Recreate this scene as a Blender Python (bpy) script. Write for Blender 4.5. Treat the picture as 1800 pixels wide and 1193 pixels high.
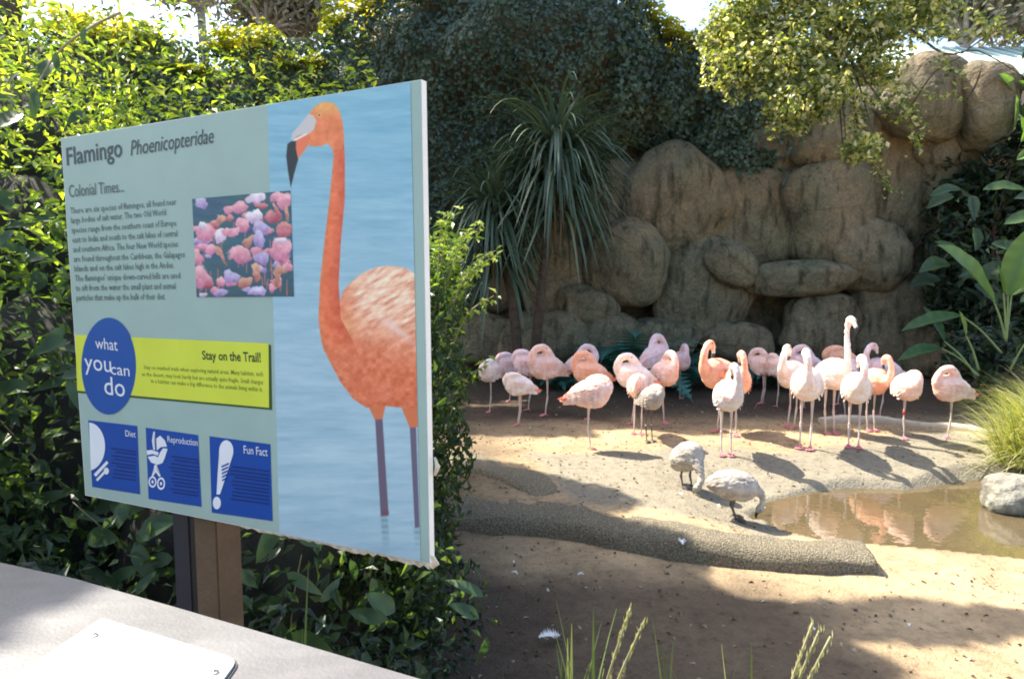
import bpy, bmesh, math, random
import numpy as np
from mathutils import Vector, Matrix, noise as mn

random.seed(7)
rng = np.random.default_rng(7)
R = math.radians
for o in list(bpy.data.objects):
    bpy.data.objects.remove(o)
S = bpy.context.scene
COL = S.collection

# ------------------------------------------------------------ camera, sky, sun, exposure
F = 1250.0
PITCH = R(5.6)
CAMZ = 1.85
cam_d = bpy.data.cameras.new('camera')
cam_d.sensor_width = 36.0
cam_d.lens = F / 1800 * 36
cam_d.clip_start = 0.05
cam_d.clip_end = 400
cam = bpy.data.objects.new('camera', cam_d)
COL.objects.link(cam)
cam.location = (0, 0, CAMZ)
cam.rotation_euler = (R(90) - PITCH, 0, 0)
S.camera = cam

SUN_AZ, SUN_EL = R(-58), R(52)          # azimuth from +Y towards +X
sdir = Vector((math.sin(SUN_AZ) * math.cos(SUN_EL), math.cos(SUN_AZ) * math.cos(SUN_EL), math.sin(SUN_EL)))
W = bpy.data.worlds.new('World')
S.world = W
W.use_nodes = True
wn = W.node_tree
bg = wn.nodes['Background']
sky = wn.nodes.new('ShaderNodeTexSky')
sky.sky_type = 'NISHITA'
sky.sun_disc = False
sky.sun_elevation = SUN_EL
sky.sun_rotation = SUN_AZ
sky.air_density = 1.0
sky.dust_density = 2.5
sky.ozone_density = 0.8
wn.links.new(sky.outputs[0], bg.inputs[0])
bg.inputs[1].default_value = 0.15
sl = bpy.data.lights.new('sun', 'SUN')
sl.energy = 5.0
sl.angle = R(0.5)
sl.color = (1.0, 0.93, 0.80)
sun = bpy.data.objects.new('sun', sl)
COL.objects.link(sun)
sun.rotation_euler = sdir.to_track_quat('Z', 'Y').to_euler()
S.view_settings.view_transform = 'Standard'
S.view_settings.look = 'None'
S.view_settings.exposure = 1.6
S.view_settings.gamma = 1.0
S.view_settings.use_curve_mapping = False
S.cycles.filter_width = 1.9
S.cycles.max_bounces = 6
S.cycles.transparent_max_bounces = 4

# ------------------------------------------------------------ helpers
def ray(px, py):
    cx, cy = (px - 900) / F, (596.5 - py) / F
    return Vector((cx, math.cos(PITCH) + cy * math.sin(PITCH), -math.sin(PITCH) + cy * math.cos(PITCH)))

def at(px, py, Y):
    d = ray(px, py)
    return Vector((0, 0, CAMZ)) + d * (Y / d.y)

def atz(px, py, z):
    d = ray(px, py)
    return Vector((0, 0, CAMZ)) + d * ((z - CAMZ) / d.z)

def hsh(ix, iy, s):
    n = np.sin(ix * 127.1 + iy * 311.7 + s * 74.7) * 43758.5453
    return n - np.floor(n)

def vn(x, y, s=0):
    x = np.asarray(x, float); y = np.asarray(y, float)
    ix, iy = np.floor(x), np.floor(y)
    fx, fy = x - ix, y - iy
    fx = fx * fx * (3 - 2 * fx); fy = fy * fy * (3 - 2 * fy)
    a = hsh(ix, iy, s); b = hsh(ix + 1, iy, s); c = hsh(ix, iy + 1, s); d = hsh(ix + 1, iy + 1, s)
    return (a + (b - a) * fx) * (1 - fy) + (c + (d - c) * fx) * fy

def fbm(x, y, s=0, o=4):
    t, a = 0, 0.5
    for i in range(o):
        t = t + a * vn(np.asarray(x) * 2 ** i, np.asarray(y) * 2 ** i, s + i * 3)
        a *= 0.5
    return t

def sstep(a, b, x):
    t = np.clip((np.asarray(x, float) - a) / (b - a), 0, 1)
    return t * t * (3 - 2 * t)

def inpoly(x, y, poly):
    x = np.asarray(x, float); y = np.asarray(y, float)
    r = np.zeros(x.shape, bool)
    n = len(poly)
    for i in range(n):
        x1, y1 = poly[i]; x2, y2 = poly[(i + 1) % n]
        c = ((y1 > y) != (y2 > y)) & (x < (x2 - x1) * (y - y1) / ((y2 - y1) or 1e-9) + x1)
        r ^= c
    return r

def dseg(x, y, pts, closed=True):
    x = np.asarray(x, float); y = np.asarray(y, float)
    best = np.full(x.shape, 1e9)
    n = len(pts)
    for i in range(n if closed else n - 1):
        ax, ay = pts[i]; bx, by = pts[(i + 1) % n]
        dx, dy = bx - ax, by - ay
        t = np.clip(((x - ax) * dx + (y - ay) * dy) / (dx * dx + dy * dy + 1e-12), 0, 1)
        best = np.minimum(best, np.hypot(x - ax - t * dx, y - ay - t * dy))
    return best

def np_mesh(name, verts, faces, smooth=False, attrs=None):
    """faces: (n,3) or (n,4) int array"""
    verts = np.asarray(verts, np.float32); faces = np.asarray(faces, np.int32)
    me = bpy.data.meshes.new(name)
    k = faces.shape[1]
    me.vertices.add(len(verts)); me.vertices.foreach_set('co', verts.ravel())
    me.loops.add(faces.size); me.loops.foreach_set('vertex_index', faces.ravel())
    me.polygons.add(len(faces)); me.polygons.foreach_set('loop_start', np.arange(0, faces.size, k, dtype=np.int32))
    me.polygons.foreach_set('use_smooth', np.full(len(faces), smooth))
    me.update(calc_edges=True)
    for an, arr in (attrs or {}).items():
        arr = np.asarray(arr, np.float32)
        if arr.ndim == 1:
            arr = np.stack([arr, arr, arr, np.ones_like(arr)], 1)
        elif arr.shape[1] == 3:
            arr = np.concatenate([arr, np.ones((len(arr), 1), np.float32)], 1)
        a = me.color_attributes.new(an, 'FLOAT_COLOR', 'POINT')
        a.data.foreach_set('color', arr.astype(np.float32).ravel())
    return me

def link(name, data, m=None, parent=None, **props):
    o = bpy.data.objects.new(name, data)
    COL.objects.link(o)
    if m is not None and data is not None and hasattr(data, 'materials') and len(data.materials) == 0:
        data.materials.append(m)
    if parent is not None:
        o.parent = parent
    for k, v in props.items():
        o[k] = v
    return o

def empty(name, loc=(0, 0, 0), rz=0, **props):
    o = link(name, None, **props)
    o.location = loc
    o.rotation_euler = (0, 0, rz)
    return o

def bm_obj(name, bm, m=None, parent=None, smooth=False, **props):
    me = bpy.data.meshes.new(name)
    bmesh.ops.recalc_face_normals(bm, faces=bm.faces)
    bm.to_mesh(me); bm.free()
    if smooth:
        for p in me.polygons: p.use_smooth = True
    return link(name, me, m, parent, **props)

def loft(bm, pts, radii, n=10, up=Vector((0, 0, 1)), cap=True):
    """pts list of Vector; radii list of r or (rw, rh)"""
    rings = []
    pts = [Vector(p) for p in pts]
    for i, p in enumerate(pts):
        t = (pts[min(i + 1, len(pts) - 1)] - pts[max(i - 1, 0)])
        t = t.normalized() if t.length > 1e-9 else Vector((1, 0, 0))
        sx = t.cross(up)
        if sx.length < 0.05:
            sx = t.cross(Vector((0, 1, 0)))
            if sx.length < 0.05: sx = Vector((1, 0, 0))
        sx.normalize()
        if i and rings:
            if sx.dot(prev) < 0: sx = -sx
        prev = sx
        sy = sx.cross(t).normalized()
        r = radii[i]
        rw, rh = (r, r) if not isinstance(r, (tuple, list)) else r
        rings.append([bm.verts.new(p + sx * (rw * math.cos(2 * math.pi * k / n)) + sy * (rh * math.sin(2 * math.pi * k / n))) for k in range(n)])
    for a, b in zip(rings, rings[1:]):
        for k in range(n):
            bm.faces.new((a[k], a[(k + 1) % n], b[(k + 1) % n], b[k]))
    if cap:
        bm.faces.new(rings[0][::-1]); bm.faces.new(rings[-1])
    return rings

def smooth_path(pts, sub=4):
    """Catmull-Rom on rows of floats"""
    P = [np.array(p, float) for p in pts]
    out = []
    for i in range(len(P) - 1):
        p0 = P[max(i - 1, 0)]; p1 = P[i]; p2 = P[i + 1]; p3 = P[min(i + 2, len(P) - 1)]
        for k in range(sub):
            t = k / sub
            out.append(0.5 * ((2 * p1) + (-p0 + p2) * t + (2 * p0 - 5 * p1 + 4 * p2 - p3) * t * t + (-p0 + 3 * p1 - 3 * p2 + p3) * t ** 3))
    out.append(P[-1])
    return out

def box_bm(bm, x0, x1, y0, y1, z0, z1, bevel=0):
    vs = [bm.verts.new(c) for c in ((x0, y0, z0), (x1, y0, z0), (x1, y1, z0), (x0, y1, z0), (x0, y0, z1), (x1, y0, z1), (x1, y1, z1), (x0, y1, z1))]
    fs = [bm.faces.new([vs[i] for i in f]) for f in ((3, 2, 1, 0), (4, 5, 6, 7), (0, 1, 5, 4), (1, 2, 6, 5), (2, 3, 7, 6), (3, 0, 4, 7))]
    if bevel:
        es = list({e for f in fs for e in f.edges})
        bmesh.ops.bevel(bm, geom=es, offset=bevel, segments=2, affect='EDGES')

# ------------------------------------------------------------ materials
def new_mat(name):
    m = bpy.data.materials.new(name)
    m.use_nodes = True
    nt = m.node_tree
    return m, nt, nt.nodes['Principled BSDF']

def nd(nt, t, **kw):
    n = nt.nodes.new(t)
    for k, v in kw.items():
        if k in n.inputs: n.inputs[k].default_value = v
        else: setattr(n, k, v)
    return n

def noise_ramp(nt, scale, stops, detail=6, rough=0.6, coord='Object', dist=0.0):
    tc = nd(nt, 'ShaderNodeTexCoord')
    no = nd(nt, 'ShaderNodeTexNoise')
    no.inputs['Scale'].default_value = scale; no.inputs['Detail'].default_value = detail
    no.inputs['Roughness'].default_value = rough; no.inputs['Distortion'].default_value = dist
    nt.links.new(tc.outputs[coord], no.inputs['Vector'])
    cr = nd(nt, 'ShaderNodeValToRGB')
    while len(cr.color_ramp.elements) < len(stops): cr.color_ramp.elements.new(0.5)
    for e, (p, c) in zip(cr.color_ramp.elements, stops):
        e.position = p; e.color = (*c, 1)
    nt.links.new(no.outputs['Fac'], cr.inputs[0])
    return tc, no, cr

def bump(nt, bs, scale, strength, dist=0.02, tc=None, detail=6):
    no = nd(nt, 'ShaderNodeTexNoise')
    no.inputs['Scale'].default_value = scale; no.inputs['Detail'].default_value = detail
    if tc is None: tc = nd(nt, 'ShaderNodeTexCoord')
    nt.links.new(tc.outputs['Object'], no.inputs['Vector'])
    b = nd(nt, 'ShaderNodeBump')
    b.inputs['Strength'].default_value = strength; b.inputs['Distance'].default_value = dist
    nt.links.new(no.outputs['Fac'], b.inputs['Height'])
    nt.links.new(b.outputs[0], bs.inputs['Normal'])

def simple(name, c1, c2=None, scale=6, rough=0.7, bscale=60, bstr=0.3, bdist=0.01, metallic=0, spec=None):
    m, nt, bs = new_mat(name)
    c2 = c2 or tuple(min(1, v * 0.75) for v in c1)
    tc, no, cr = noise_ramp(nt, scale, [(0.35, c1), (0.65, c2)])
    nt.links.new(cr.outputs[0], bs.inputs['Base Color'])
    bs.inputs['Roughness'].default_value = rough
    bs.inputs['Metallic'].default_value = metallic
    if spec is not None: bs.inputs['Specular IOR Level'].default_value = spec
    if bstr: bump(nt, bs, bscale, bstr, bdist, tc)
    return m

def leafmat(name, stops, trans=0.35, rough=0.5, tint=(1.2, 1.25, 0.4), spec=0.35):
    """colour picked by the per-leaf random attribute 'rnd'"""
    m, nt, bs = new_mat(name)
    at_ = nd(nt, 'ShaderNodeAttribute'); at_.attribute_name = 'rnd'
    cr = nd(nt, 'ShaderNodeValToRGB')
    while len(cr.color_ramp.elements) < len(stops): cr.color_ramp.elements.new(0.5)
    for e, (p, c) in zip(cr.color_ramp.elements, stops):
        e.position = p; e.color = (*c, 1)
    nt.links.new(at_.outputs['Color'], cr.inputs[0])
    nt.links.new(cr.outputs[0], bs.inputs['Base Color'])
    bs.inputs['Roughness'].default_value = rough
    bs.inputs['Specular IOR Level'].default_value = spec
    tr = nd(nt, 'ShaderNodeBsdfTranslucent')
    mx = nd(nt, 'ShaderNodeMix'); mx.data_type = 'RGBA'; mx.blend_type = 'MULTIPLY'
    mx.inputs[0].default_value = 1.0
    nt.links.new(cr.outputs[0], mx.inputs[6]); mx.inputs[7].default_value = (*tint, 1)
    nt.links.new(mx.outputs[2], tr.inputs[0])
    ms = nd(nt, 'ShaderNodeMixShader'); ms.inputs[0].default_value = trans
    nt.links.new(bs.outputs[0], ms.inputs[1]); nt.links.new(tr.outputs[0], ms.inputs[2])
    nt.links.new(ms.outputs[0], nt.nodes['Material Output'].inputs[0])
    return m

def flat(name, c, rough=0.45, spec=0.25):
    m, nt, bs = new_mat(name)
    tc, no, cr = noise_ramp(nt, 9, [(0.3, tuple(v * 0.95 for v in c)), (0.7, tuple(min(1, v * 1.04) for v in c))])
    nt.links.new(cr.outputs[0], bs.inputs['Base Color'])
    bs.inputs['Roughness'].default_value = rough
    bs.inputs['Specular IOR Level'].default_value = spec
    return m

def attrmat(name, attr, rough=0.6, spec=0.3, bscale=0, bstr=0, bdist=0.01):
    m, nt, bs = new_mat(name)
    a = nd(nt, 'ShaderNodeAttribute'); a.attribute_name = attr
    nt.links.new(a.outputs['Color'], bs.inputs['Base Color'])
    bs.inputs['Roughness'].default_value = rough
    bs.inputs['Specular IOR Level'].default_value = spec
    if bstr: bump(nt, bs, bscale, bstr, bdist)
    return m

M = {}
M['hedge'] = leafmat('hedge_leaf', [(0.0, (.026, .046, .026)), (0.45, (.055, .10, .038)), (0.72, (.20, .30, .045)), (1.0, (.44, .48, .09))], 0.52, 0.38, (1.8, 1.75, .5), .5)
M['hedge_big'] = leafmat('broad_leaf', [(0.0, (.03, .06, .03)), (1.0, (.07, .12, .045))], 0.25, 0.35, (1.5, 1.7, .5))
M['ivy'] = leafmat('ivy_leaf', [(0.0, (.024, .05, .04)), (0.5, (.064, .112, .084)), (0.85, (.115, .17, .12)), (1.0, (.13, .07, .05))], 0.22, 0.42, (1.8, 1.7, .3), 0.4)
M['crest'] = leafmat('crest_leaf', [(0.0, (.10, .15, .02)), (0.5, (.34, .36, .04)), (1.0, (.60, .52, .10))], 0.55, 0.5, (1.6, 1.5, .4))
M['shrub'] = leafmat('shrub_leaf', [(0.0, (.06, .10, .035)), (0.45, (.20, .25, .07)), (0.75, (.48, .48, .18)), (1.0, (.68, .65, .48))], 0.5, 0.34, (1.5, 1.45, .5), 0.7)
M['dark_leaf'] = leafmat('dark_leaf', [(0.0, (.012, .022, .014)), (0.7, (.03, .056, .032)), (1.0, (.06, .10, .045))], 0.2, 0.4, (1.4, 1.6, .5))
M['yucca'] = leafmat('sword_leaf', [(0.0, (.04, .075, .05)), (0.7, (.085, .13, .085)), (1.0, (.15, .18, .11))], 0.15, 0.4, (1.2, 1.5, .6), .4)
M['dry_leaf'] = leafmat('dry_leaf', [(0.0, (.10, .07, .035)), (1.0, (.2, .15, .08))], 0.15, 0.7)
M['fern'] = leafmat('fern_leaf', [(0.0, (.025, .09, .075)), (1.0, (.06, .19, .15))], 0.2, 0.5, (1.2, 1.5, .6))
M['strel'] = leafmat('paddle_leaf', [(0.0, (.04, .10, .04)), (1.0, (.16, .26, .07))], 0.35, 0.35, (1.5, 1.7, .4))
M['grass'] = leafmat('grass_blade', [(0.0, (.14, .18, .05)), (0.5, (.38, .42, .14)), (1.0, (.68, .62, .34))], 0.4, 0.5, (1.4, 1.4, .4))
M['reed'] = leafmat('reed_blade', [(0.0, (.06, .10, .035)), (0.7, (.14, .19, .07)), (1.0, (.50, .46, .28))], 0.3, 0.5, (1.3, 1.4, .5))
M['farleaf'] = leafmat('gum_leaf', [(0.0, (.14, .15, .10)), (1.0, (.36, .33, .24))], 0.3, 0.6, (1.2, 1.1, .8))
M['bark'] = simple('bark', (.10, .075, .05), (.055, .04, .028), 12, .9, 40, .6)
M['twig'] = simple('twig', (.30, .27, .15), (.2, .2, .09), 12, .8, 40, .2)
M['palebark'] = simple('pale_bark', (.42, .38, .32), (.25, .22, .18), 5, .8, 30, .4)
M['white'] = flat('white_board', (.8, .82, .8), .4)
M['foam'] = simple('foam_core', (.75, .70, .58), (.5, .4, .25), 40, .9, 120, .8, .004)
M['wood'] = simple('post_wood', (.13, .085, .045), (.085, .055, .03), 8, .8, 50, .4)
M['metal'] = simple('rail_metal', (.155, .150, .152), (.10, .098, .10), 4, .5, 160, .25, .003, 0.1)
M['plate'] = simple('plate_paint', (.47, .465, .46), (.40, .40, .395), 6, .5, 100, .03, .002)
mt_, mnt_ = M['metal'], M['metal'].node_tree
_bs = mnt_.nodes['Principled BSDF']; _src = _bs.inputs['Base Color'].links[0].from_socket
_tc = mnt_.nodes.new('ShaderNodeTexCoord'); _mp = mnt_.nodes.new('ShaderNodeMapping'); _mp.inputs['Scale'].default_value = (9, 30, 9); _mp.inputs['Rotation'].default_value = (0, 0, R(24))
_n = mnt_.nodes.new('ShaderNodeTexNoise'); _n.inputs['Scale'].default_value = 1.5; _n.inputs['Detail'].default_value = 8
_r = mnt_.nodes.new('ShaderNodeMapRange'); _r.inputs[1].default_value = .38; _r.inputs[2].default_value = .6; _r.inputs[3].default_value = .93; _r.inputs[4].default_value = 1.04
_m = mnt_.nodes.new('ShaderNodeMix'); _m.data_type = 'RGBA'; _m.blend_type = 'MULTIPLY'; _m.inputs[0].default_value = 1
for a_, b_ in ((_tc.outputs['Object'], _mp.inputs[0]), (_mp.outputs[0], _n.inputs['Vector']), (_n.outputs['Fac'], _r.inputs[0]), (_src, _m.inputs[6]), (_r.outputs[0], _m.inputs[7]), (_m.outputs[2], _bs.inputs['Base Color'])):
    mnt_.links.new(a_, b_)
M['screw'] = simple('screw_steel', (.45, .44, .42), (.3, .3, .3), 60, .35, 60, 0, metallic=.8)
M['edgeline'] = flat('plate_gasket', (.05, .05, .055), .7)
M['roof'] = simple('pale_roof', (.50, .62, .58), (.42, .55, .52), 1.2, .6, 8, .1)

def rockmat(name, stops, sc=2.2):
    m, nt, bs = new_mat(name)
    tc, no, cr = noise_ramp(nt, sc, stops, 10, .65, dist=.6)
    # dark streaks and lichen stains
    n2 = nd(nt, 'ShaderNodeTexNoise'); n2.inputs['Scale'].default_value = 4.5; n2.inputs['Detail'].default_value = 8
    mp = nd(nt, 'ShaderNodeMapping'); mp.inputs['Scale'].default_value = (1.6, 1.6, .35)
    nt.links.new(tc.outputs['Object'], mp.inputs[0]); nt.links.new(mp.outputs[0], n2.inputs['Vector'])
    r2 = nd(nt, 'ShaderNodeMapRange'); r2.inputs[1].default_value = .52; r2.inputs[2].default_value = .72
    nt.links.new(n2.outputs['Fac'], r2.inputs[0])
    mx = nd(nt, 'ShaderNodeMix'); mx.data_type = 'RGBA'
    nt.links.new(r2.outputs[0], mx.inputs[0]); nt.links.new(cr.outputs[0], mx.inputs[6]); mx.inputs[7].default_value = (.055, .055, .038, 1)
    nt.links.new(mx.outputs[2], bs.inputs['Base Color'])
    bs.inputs['Roughness'].default_value = .9
    bs.inputs['Specular IOR Level'].default_value = .2
    # fine speckle of moss and grit
    n3 = nd(nt, 'ShaderNodeTexNoise'); n3.inputs['Scale'].default_value = 26; n3.inputs['Detail'].default_value = 10; n3.inputs['Roughness'].default_value = .75
    nt.links.new(tc.outputs['Object'], n3.inputs['Vector'])
    r3 = nd(nt, 'ShaderNodeMapRange'); r3.inputs[1].default_value = .35; r3.inputs[2].default_value = .65; r3.inputs[3].default_value = .62; r3.inputs[4].default_value = 1.25
    nt.links.new(n3.outputs['Fac'], r3.inputs[0])
    m3 = nd(nt, 'ShaderNodeMix'); m3.data_type = 'RGBA'; m3.blend_type = 'MULTIPLY'; m3.inputs[0].default_value = 1
    nt.links.new(mx.outputs[2], m3.inputs[6]); nt.links.new(r3.outputs[0], m3.inputs[7])
    vo = nd(nt, 'ShaderNodeTexVoronoi'); vo.feature = 'DISTANCE_TO_EDGE'; vo.inputs['Scale'].default_value = .9
    wp = nd(nt, 'ShaderNodeMix'); wp.data_type = 'RGBA'; wp.inputs[0].default_value = .16
    nt.links.new(tc.outputs['Object'], wp.inputs[6]); nt.links.new(no.outputs['Color'], wp.inputs[7]); nt.links.new(wp.outputs[2], vo.inputs['Vector'])
    rc = nd(nt, 'ShaderNodeMapRange'); rc.inputs[1].default_value = .0; rc.inputs[2].default_value = .02; rc.inputs[3].default_value = .75; rc.inputs[4].default_value = 1
    nt.links.new(vo.outputs['Distance'], rc.inputs[0])
    m4 = nd(nt, 'ShaderNodeMix'); m4.data_type = 'RGBA'; m4.blend_type = 'MULTIPLY'; m4.inputs[0].default_value = 1
    nt.links.new(m3.outputs[2], m4.inputs[6]); nt.links.new(rc.outputs[0], m4.inputs[7])
    n5 = nd(nt, 'ShaderNodeTexNoise'); n5.inputs['Scale'].default_value = .7; n5.inputs['Detail'].default_value = 3
    nt.links.new(tc.outputs['Object'], n5.inputs['Vector'])
    c5 = nd(nt, 'ShaderNodeValToRGB'); c5.color_ramp.elements[0].position = .38; c5.color_ramp.elements[0].color = (.72, .80, .72, 1); c5.color_ramp.elements[1].position = .62; c5.color_ramp.elements[1].color = (1.0, .92, .82, 1)
    nt.links.new(n5.outputs['Fac'], c5.inputs[0])
    m5 = nd(nt, 'ShaderNodeMix'); m5.data_type = 'RGBA'; m5.blend_type = 'MULTIPLY'; m5.inputs[0].default_value = 1
    nt.links.new(m4.outputs[2], m5.inputs[6]); nt.links.new(c5.outputs[0], m5.inputs[7])
    nt.links.new(m5.outputs[2], bs.inputs['Base Color'])
    bump(nt, bs, 7, .9, .08, tc, 14)
    return m
M['rock'] = rockmat('boulder_rock', [(0.25, (.13, .117, .085)), (0.45, (.19, .168, .122)), (0.62, (.25, .21, .15)), (0.8, (.31, .275, .21))])
M['cliff'] = rockmat('cliff_rock', [(0.25, (.10, .08, .052)), (0.5, (.16, .128, .084)), (0.75, (.23, .19, .13))])
M['greyrock'] = rockmat('grey_rock', [(0.25, (.15, .145, .13)), (0.5, (.25, .24, .22)), (0.75, (.36, .35, .32))], 3)

# ------------------------------------------------------------ ground
WATER_Z = -0.18
_lp = [(760, 905), (860, 915), (960, 922), (1040, 935), (1110, 950), (1190, 963), (1300, 976), (1420, 985), (1522, 989)]
_lq = [atz(a_, b_ - 22, -.06) for a_, b_ in _lp]
LIPX = np.array([q.x for q in _lq]); LIPY = np.array([q.y for q in _lq])
def base_h(x, y):
    x = np.asarray(x, float); y = np.asarray(y, float)
    t = sstep(6.0, 7.5, y)
    h = -0.16 * (1 - t)
    lipy = np.interp(x, LIPX, LIPY)
    up = sstep(-.02, .04, y - lipy) * (1 - sstep(1.1, 2.1, x)) * (1 - t)
    return h + .145 * up
pond_px = [(1362, 886), (1440, 868), (1520, 862), (1600, 866), (1700, 850), (1800, 843), (2200, 832),
           (2200, 1025), (1800, 986), (1650, 969), (1520, 958), (1440, 950), (1370, 934), (1335, 910)]
pond = [tuple(atz(a, b, WATER_Z).xy) for a, b in pond_px]
pond_in_d = lambda x, y: np.where(inpoly(x, y, pond), -dseg(x, y, pond), dseg(x, y, pond))
def ground_h(x, y):
    h = base_h(x, y)
    dd = pond_in_d(x, y)
    h = h + (fbm(x * 1.3, y * 1.3, 5) - .47) * .05 + (fbm(x * 7, y * 7, 9, 5) - .47) * .03 * sstep(.0, .3, dd)
    # dip to the pool: shelving at the far bank, steep at the near one
    h = np.minimum(h, WATER_Z - .16 + np.clip(dd + .1, 0, 3) * .9) * (dd < .35) + h * (dd >= .35)
    near = (y < 5.6)
    h = np.where(near & (dd > 0) & (dd < .3), np.maximum(h, WATER_Z + .022), h)
    return h
def G(px, py):
    z = -.05
    for i in range(6):
        p = atz(px, py, z); z = float(ground_h(np.array([p.x]), np.array([p.y]))[0])
    return Vector((p.x, p.y, z))

def axis(lo, hi, d, far):
    a = list(np.arange(lo, hi, d)); s = d
    while a[-1] < far: s *= 1.25; a.append(a[-1] + s)
    s = d
    while a[0] > -far: s *= 1.25; a.insert(0, a[0] - s)
    return np.array(a)
gx = axis(-3, 7.5, .03, 130); gy = axis(2.4, 10.5, .03, 130)
XX, YY = np.meshgrid(gx, gy)
ZZ = ground_h(XX, YY)
far_w = sstep(10, 16, np.hypot(XX, YY - 4))
ZZ = ZZ * (1 - far_w)
# ground colours: sand, concrete apron, dark soil, and shade painted in as darker soil
conc_px = [(930, 812), (1080, 806), (1230, 798), (1380, 806), (1520, 788), (1640, 768), (1850, 800), (2100, 820), (2100, 850), (1500, 880), (1340, 930), (1000, 895)]
conc = [tuple(atz(a, b, -.08).xy) for a, b in conc_px]
cd = np.where(inpoly(XX, YY, conc), -dseg(XX, YY, conc), dseg(XX, YY, conc))
cmask = 1 - sstep(-.10, .12, cd + (fbm(XX * 3, YY * 3, 3) - .5) * .35)
near_shade = (1 - sstep(1.2, 2.4, XX + (fbm(XX * 1.5, YY * 1.5, 71) - .5) * 1.2)) * (1 - sstep(4.2, 4.8, YY)) * .85  # shade on the near ground painted in as a darker soil tone
dark = np.clip(near_shade + sstep(8.2, 9.2, YY + (fbm(XX, YY, 31) - .5) * 1.0) + (1 - sstep(-1.2, .6, XX - (YY - 3) * .05 + (fbm(XX * 2, YY * 2, 8) - .5))) * .8, 0, 1)  # dark soil by the hedge; cliff shade behind the flock painted in too
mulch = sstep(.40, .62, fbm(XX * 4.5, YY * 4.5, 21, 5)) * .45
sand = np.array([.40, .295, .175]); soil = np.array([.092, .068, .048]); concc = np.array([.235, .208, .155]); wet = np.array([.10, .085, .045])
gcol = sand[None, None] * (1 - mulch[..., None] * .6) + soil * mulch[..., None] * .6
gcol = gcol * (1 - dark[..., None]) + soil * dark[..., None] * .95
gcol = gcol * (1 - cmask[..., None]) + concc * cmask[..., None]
pdist = pond_in_d(XX, YY)
wm = (1 - sstep(-.05, .10, pdist + (fbm(XX * 5, YY * 5, 4) - .5) * .08))[..., None] * .75
gcol = gcol * (1 - wm) + wet * wm
ny, nx = XX.shape
idx = np.arange(ny * nx).reshape(ny, nx)
faces = np.stack([idx[:-1, :-1], idx[:-1, 1:], idx[1:, 1:], idx[1:, :-1]], -1).reshape(-1, 4)
gm, gnt, gbs = new_mat('ground_surface')
ga = nd(gnt, 'ShaderNodeAttribute'); ga.attribute_name = 'col'
gtc, gno, gcr = noise_ramp(gnt, 16, [(0.3, (.62, .60, .58)), (0.55, (1, 1, 1)), (0.75, (1.0, .98, .93))], 12, .72)
gmx = nd(gnt, 'ShaderNodeMix'); gmx.data_type = 'RGBA'; gmx.blend_type = 'MULTIPLY'; gmx.inputs[0].default_value = 1
gnt.links.new(ga.outputs['Color'], gmx.inputs[6]); gnt.links.new(gcr.outputs[0], gmx.inputs[7])
gnt.links.new(gmx.outputs[2], gbs.inputs['Base Color'])
gbs.inputs['Roughness'].default_value = .95; gbs.inputs['Specular IOR Level'].default_value = .15
bump(gnt, gbs, 55, .7, .02, gtc, 12)
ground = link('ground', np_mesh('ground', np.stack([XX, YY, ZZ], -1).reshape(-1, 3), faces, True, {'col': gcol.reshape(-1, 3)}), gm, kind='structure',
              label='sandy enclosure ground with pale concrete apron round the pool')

# water
bm = bmesh.new()
vs = [bm.verts.new((x, y, WATER_Z)) for x, y in [(p[0] + (0.12 if i in (0, 13) else 0) * -1, p[1] + (.1 if i < 7 else -.02)) for i, p in enumerate(pond)]]
f = bm.faces.new(vs)
wmt, wnt, wbs = new_mat('pond_water')
wtc, wno, wcr = noise_ramp(wnt, 1.6, [(0.3, (.115, .086, .044)), (0.7, (.075, .058, .032))], 6, .6)
wnt.links.new(wcr.outputs[0], wbs.inputs['Base Color'])
wbs.inputs['Roughness'].default_value = .025; wbs.inputs['IOR'].default_value = 1.45
wbs.inputs['Specular IOR Level'].default_value = .9
bump(wnt, wbs, 8, .09, .02, wtc, 3)
bm_obj('pond_water', bm, wmt, kind='structure', label='shallow murky pond water reflecting flamingos')

# rolled pool edges
def edge_roll(name, pts, wid, hei, m, sub=10, end_drop=False, **props):
    P = smooth_path([(*p, w, h) for p, w, h in zip(pts, wid, hei)], sub)
    prof = [(-1.0, -.5), (-1.0, .45), (-.9, .86), (-.6, .98), (-.2, 1.0), (.2, .98), (.5, .90), (.75, .70), (.95, .38), (1.1, .05), (1.15, -.5)]
    V = []
    for i, p in enumerate(P):
        a = P[max(i - 1, 0)]; b = P[min(i + 1, len(P) - 1)]
        t = np.array([b[0] - a[0], b[1] - a[1]]); t /= np.linalg.norm(t) + 1e-9
        nrm = np.array([t[1], -t[0]])        # towards camera side when running left to right
        for (u, v) in prof:
            x = p[0] - nrm[0] * u * p[3] * .5; y = p[1] - nrm[1] * u * p[3] * .5
            d = (mn.noise(Vector((x * 2.2, y * 2.2, v * 1.5))) * .045 + mn.noise(Vector((x * 9, y * 9, v * 4))) * .016 + mn.noise(Vector((x * 24, y * 24, v * 9))) * .008)
            V.append((x, y, p[2] + v * p[4] + d))
    n = len(prof); L = len(P)
    idx = np.arange(L * n).reshape(L, n)
    Fc = np.stack([idx[:-1, :-1], idx[:-1, 1:], idx[1:, 1:], idx[1:, :-1]], -1).reshape(-1, 4).tolist()
    me = bpy.data.meshes.new(name)
    Fc.append(list(idx[0])); Fc.append(list(idx[-1][::-1]))
    me.from_pydata([tuple(v) for v in V], [], Fc)
    for p in me.polygons: p.use_smooth = len(p.vertices) == 4
    bm = bmesh.new(); bm.from_mesh(me); bmesh.ops.recalc_face_normals(bm, faces=bm.faces); bm.to_mesh(me); bm.free()
    return link(name, me, m, **props)
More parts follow.
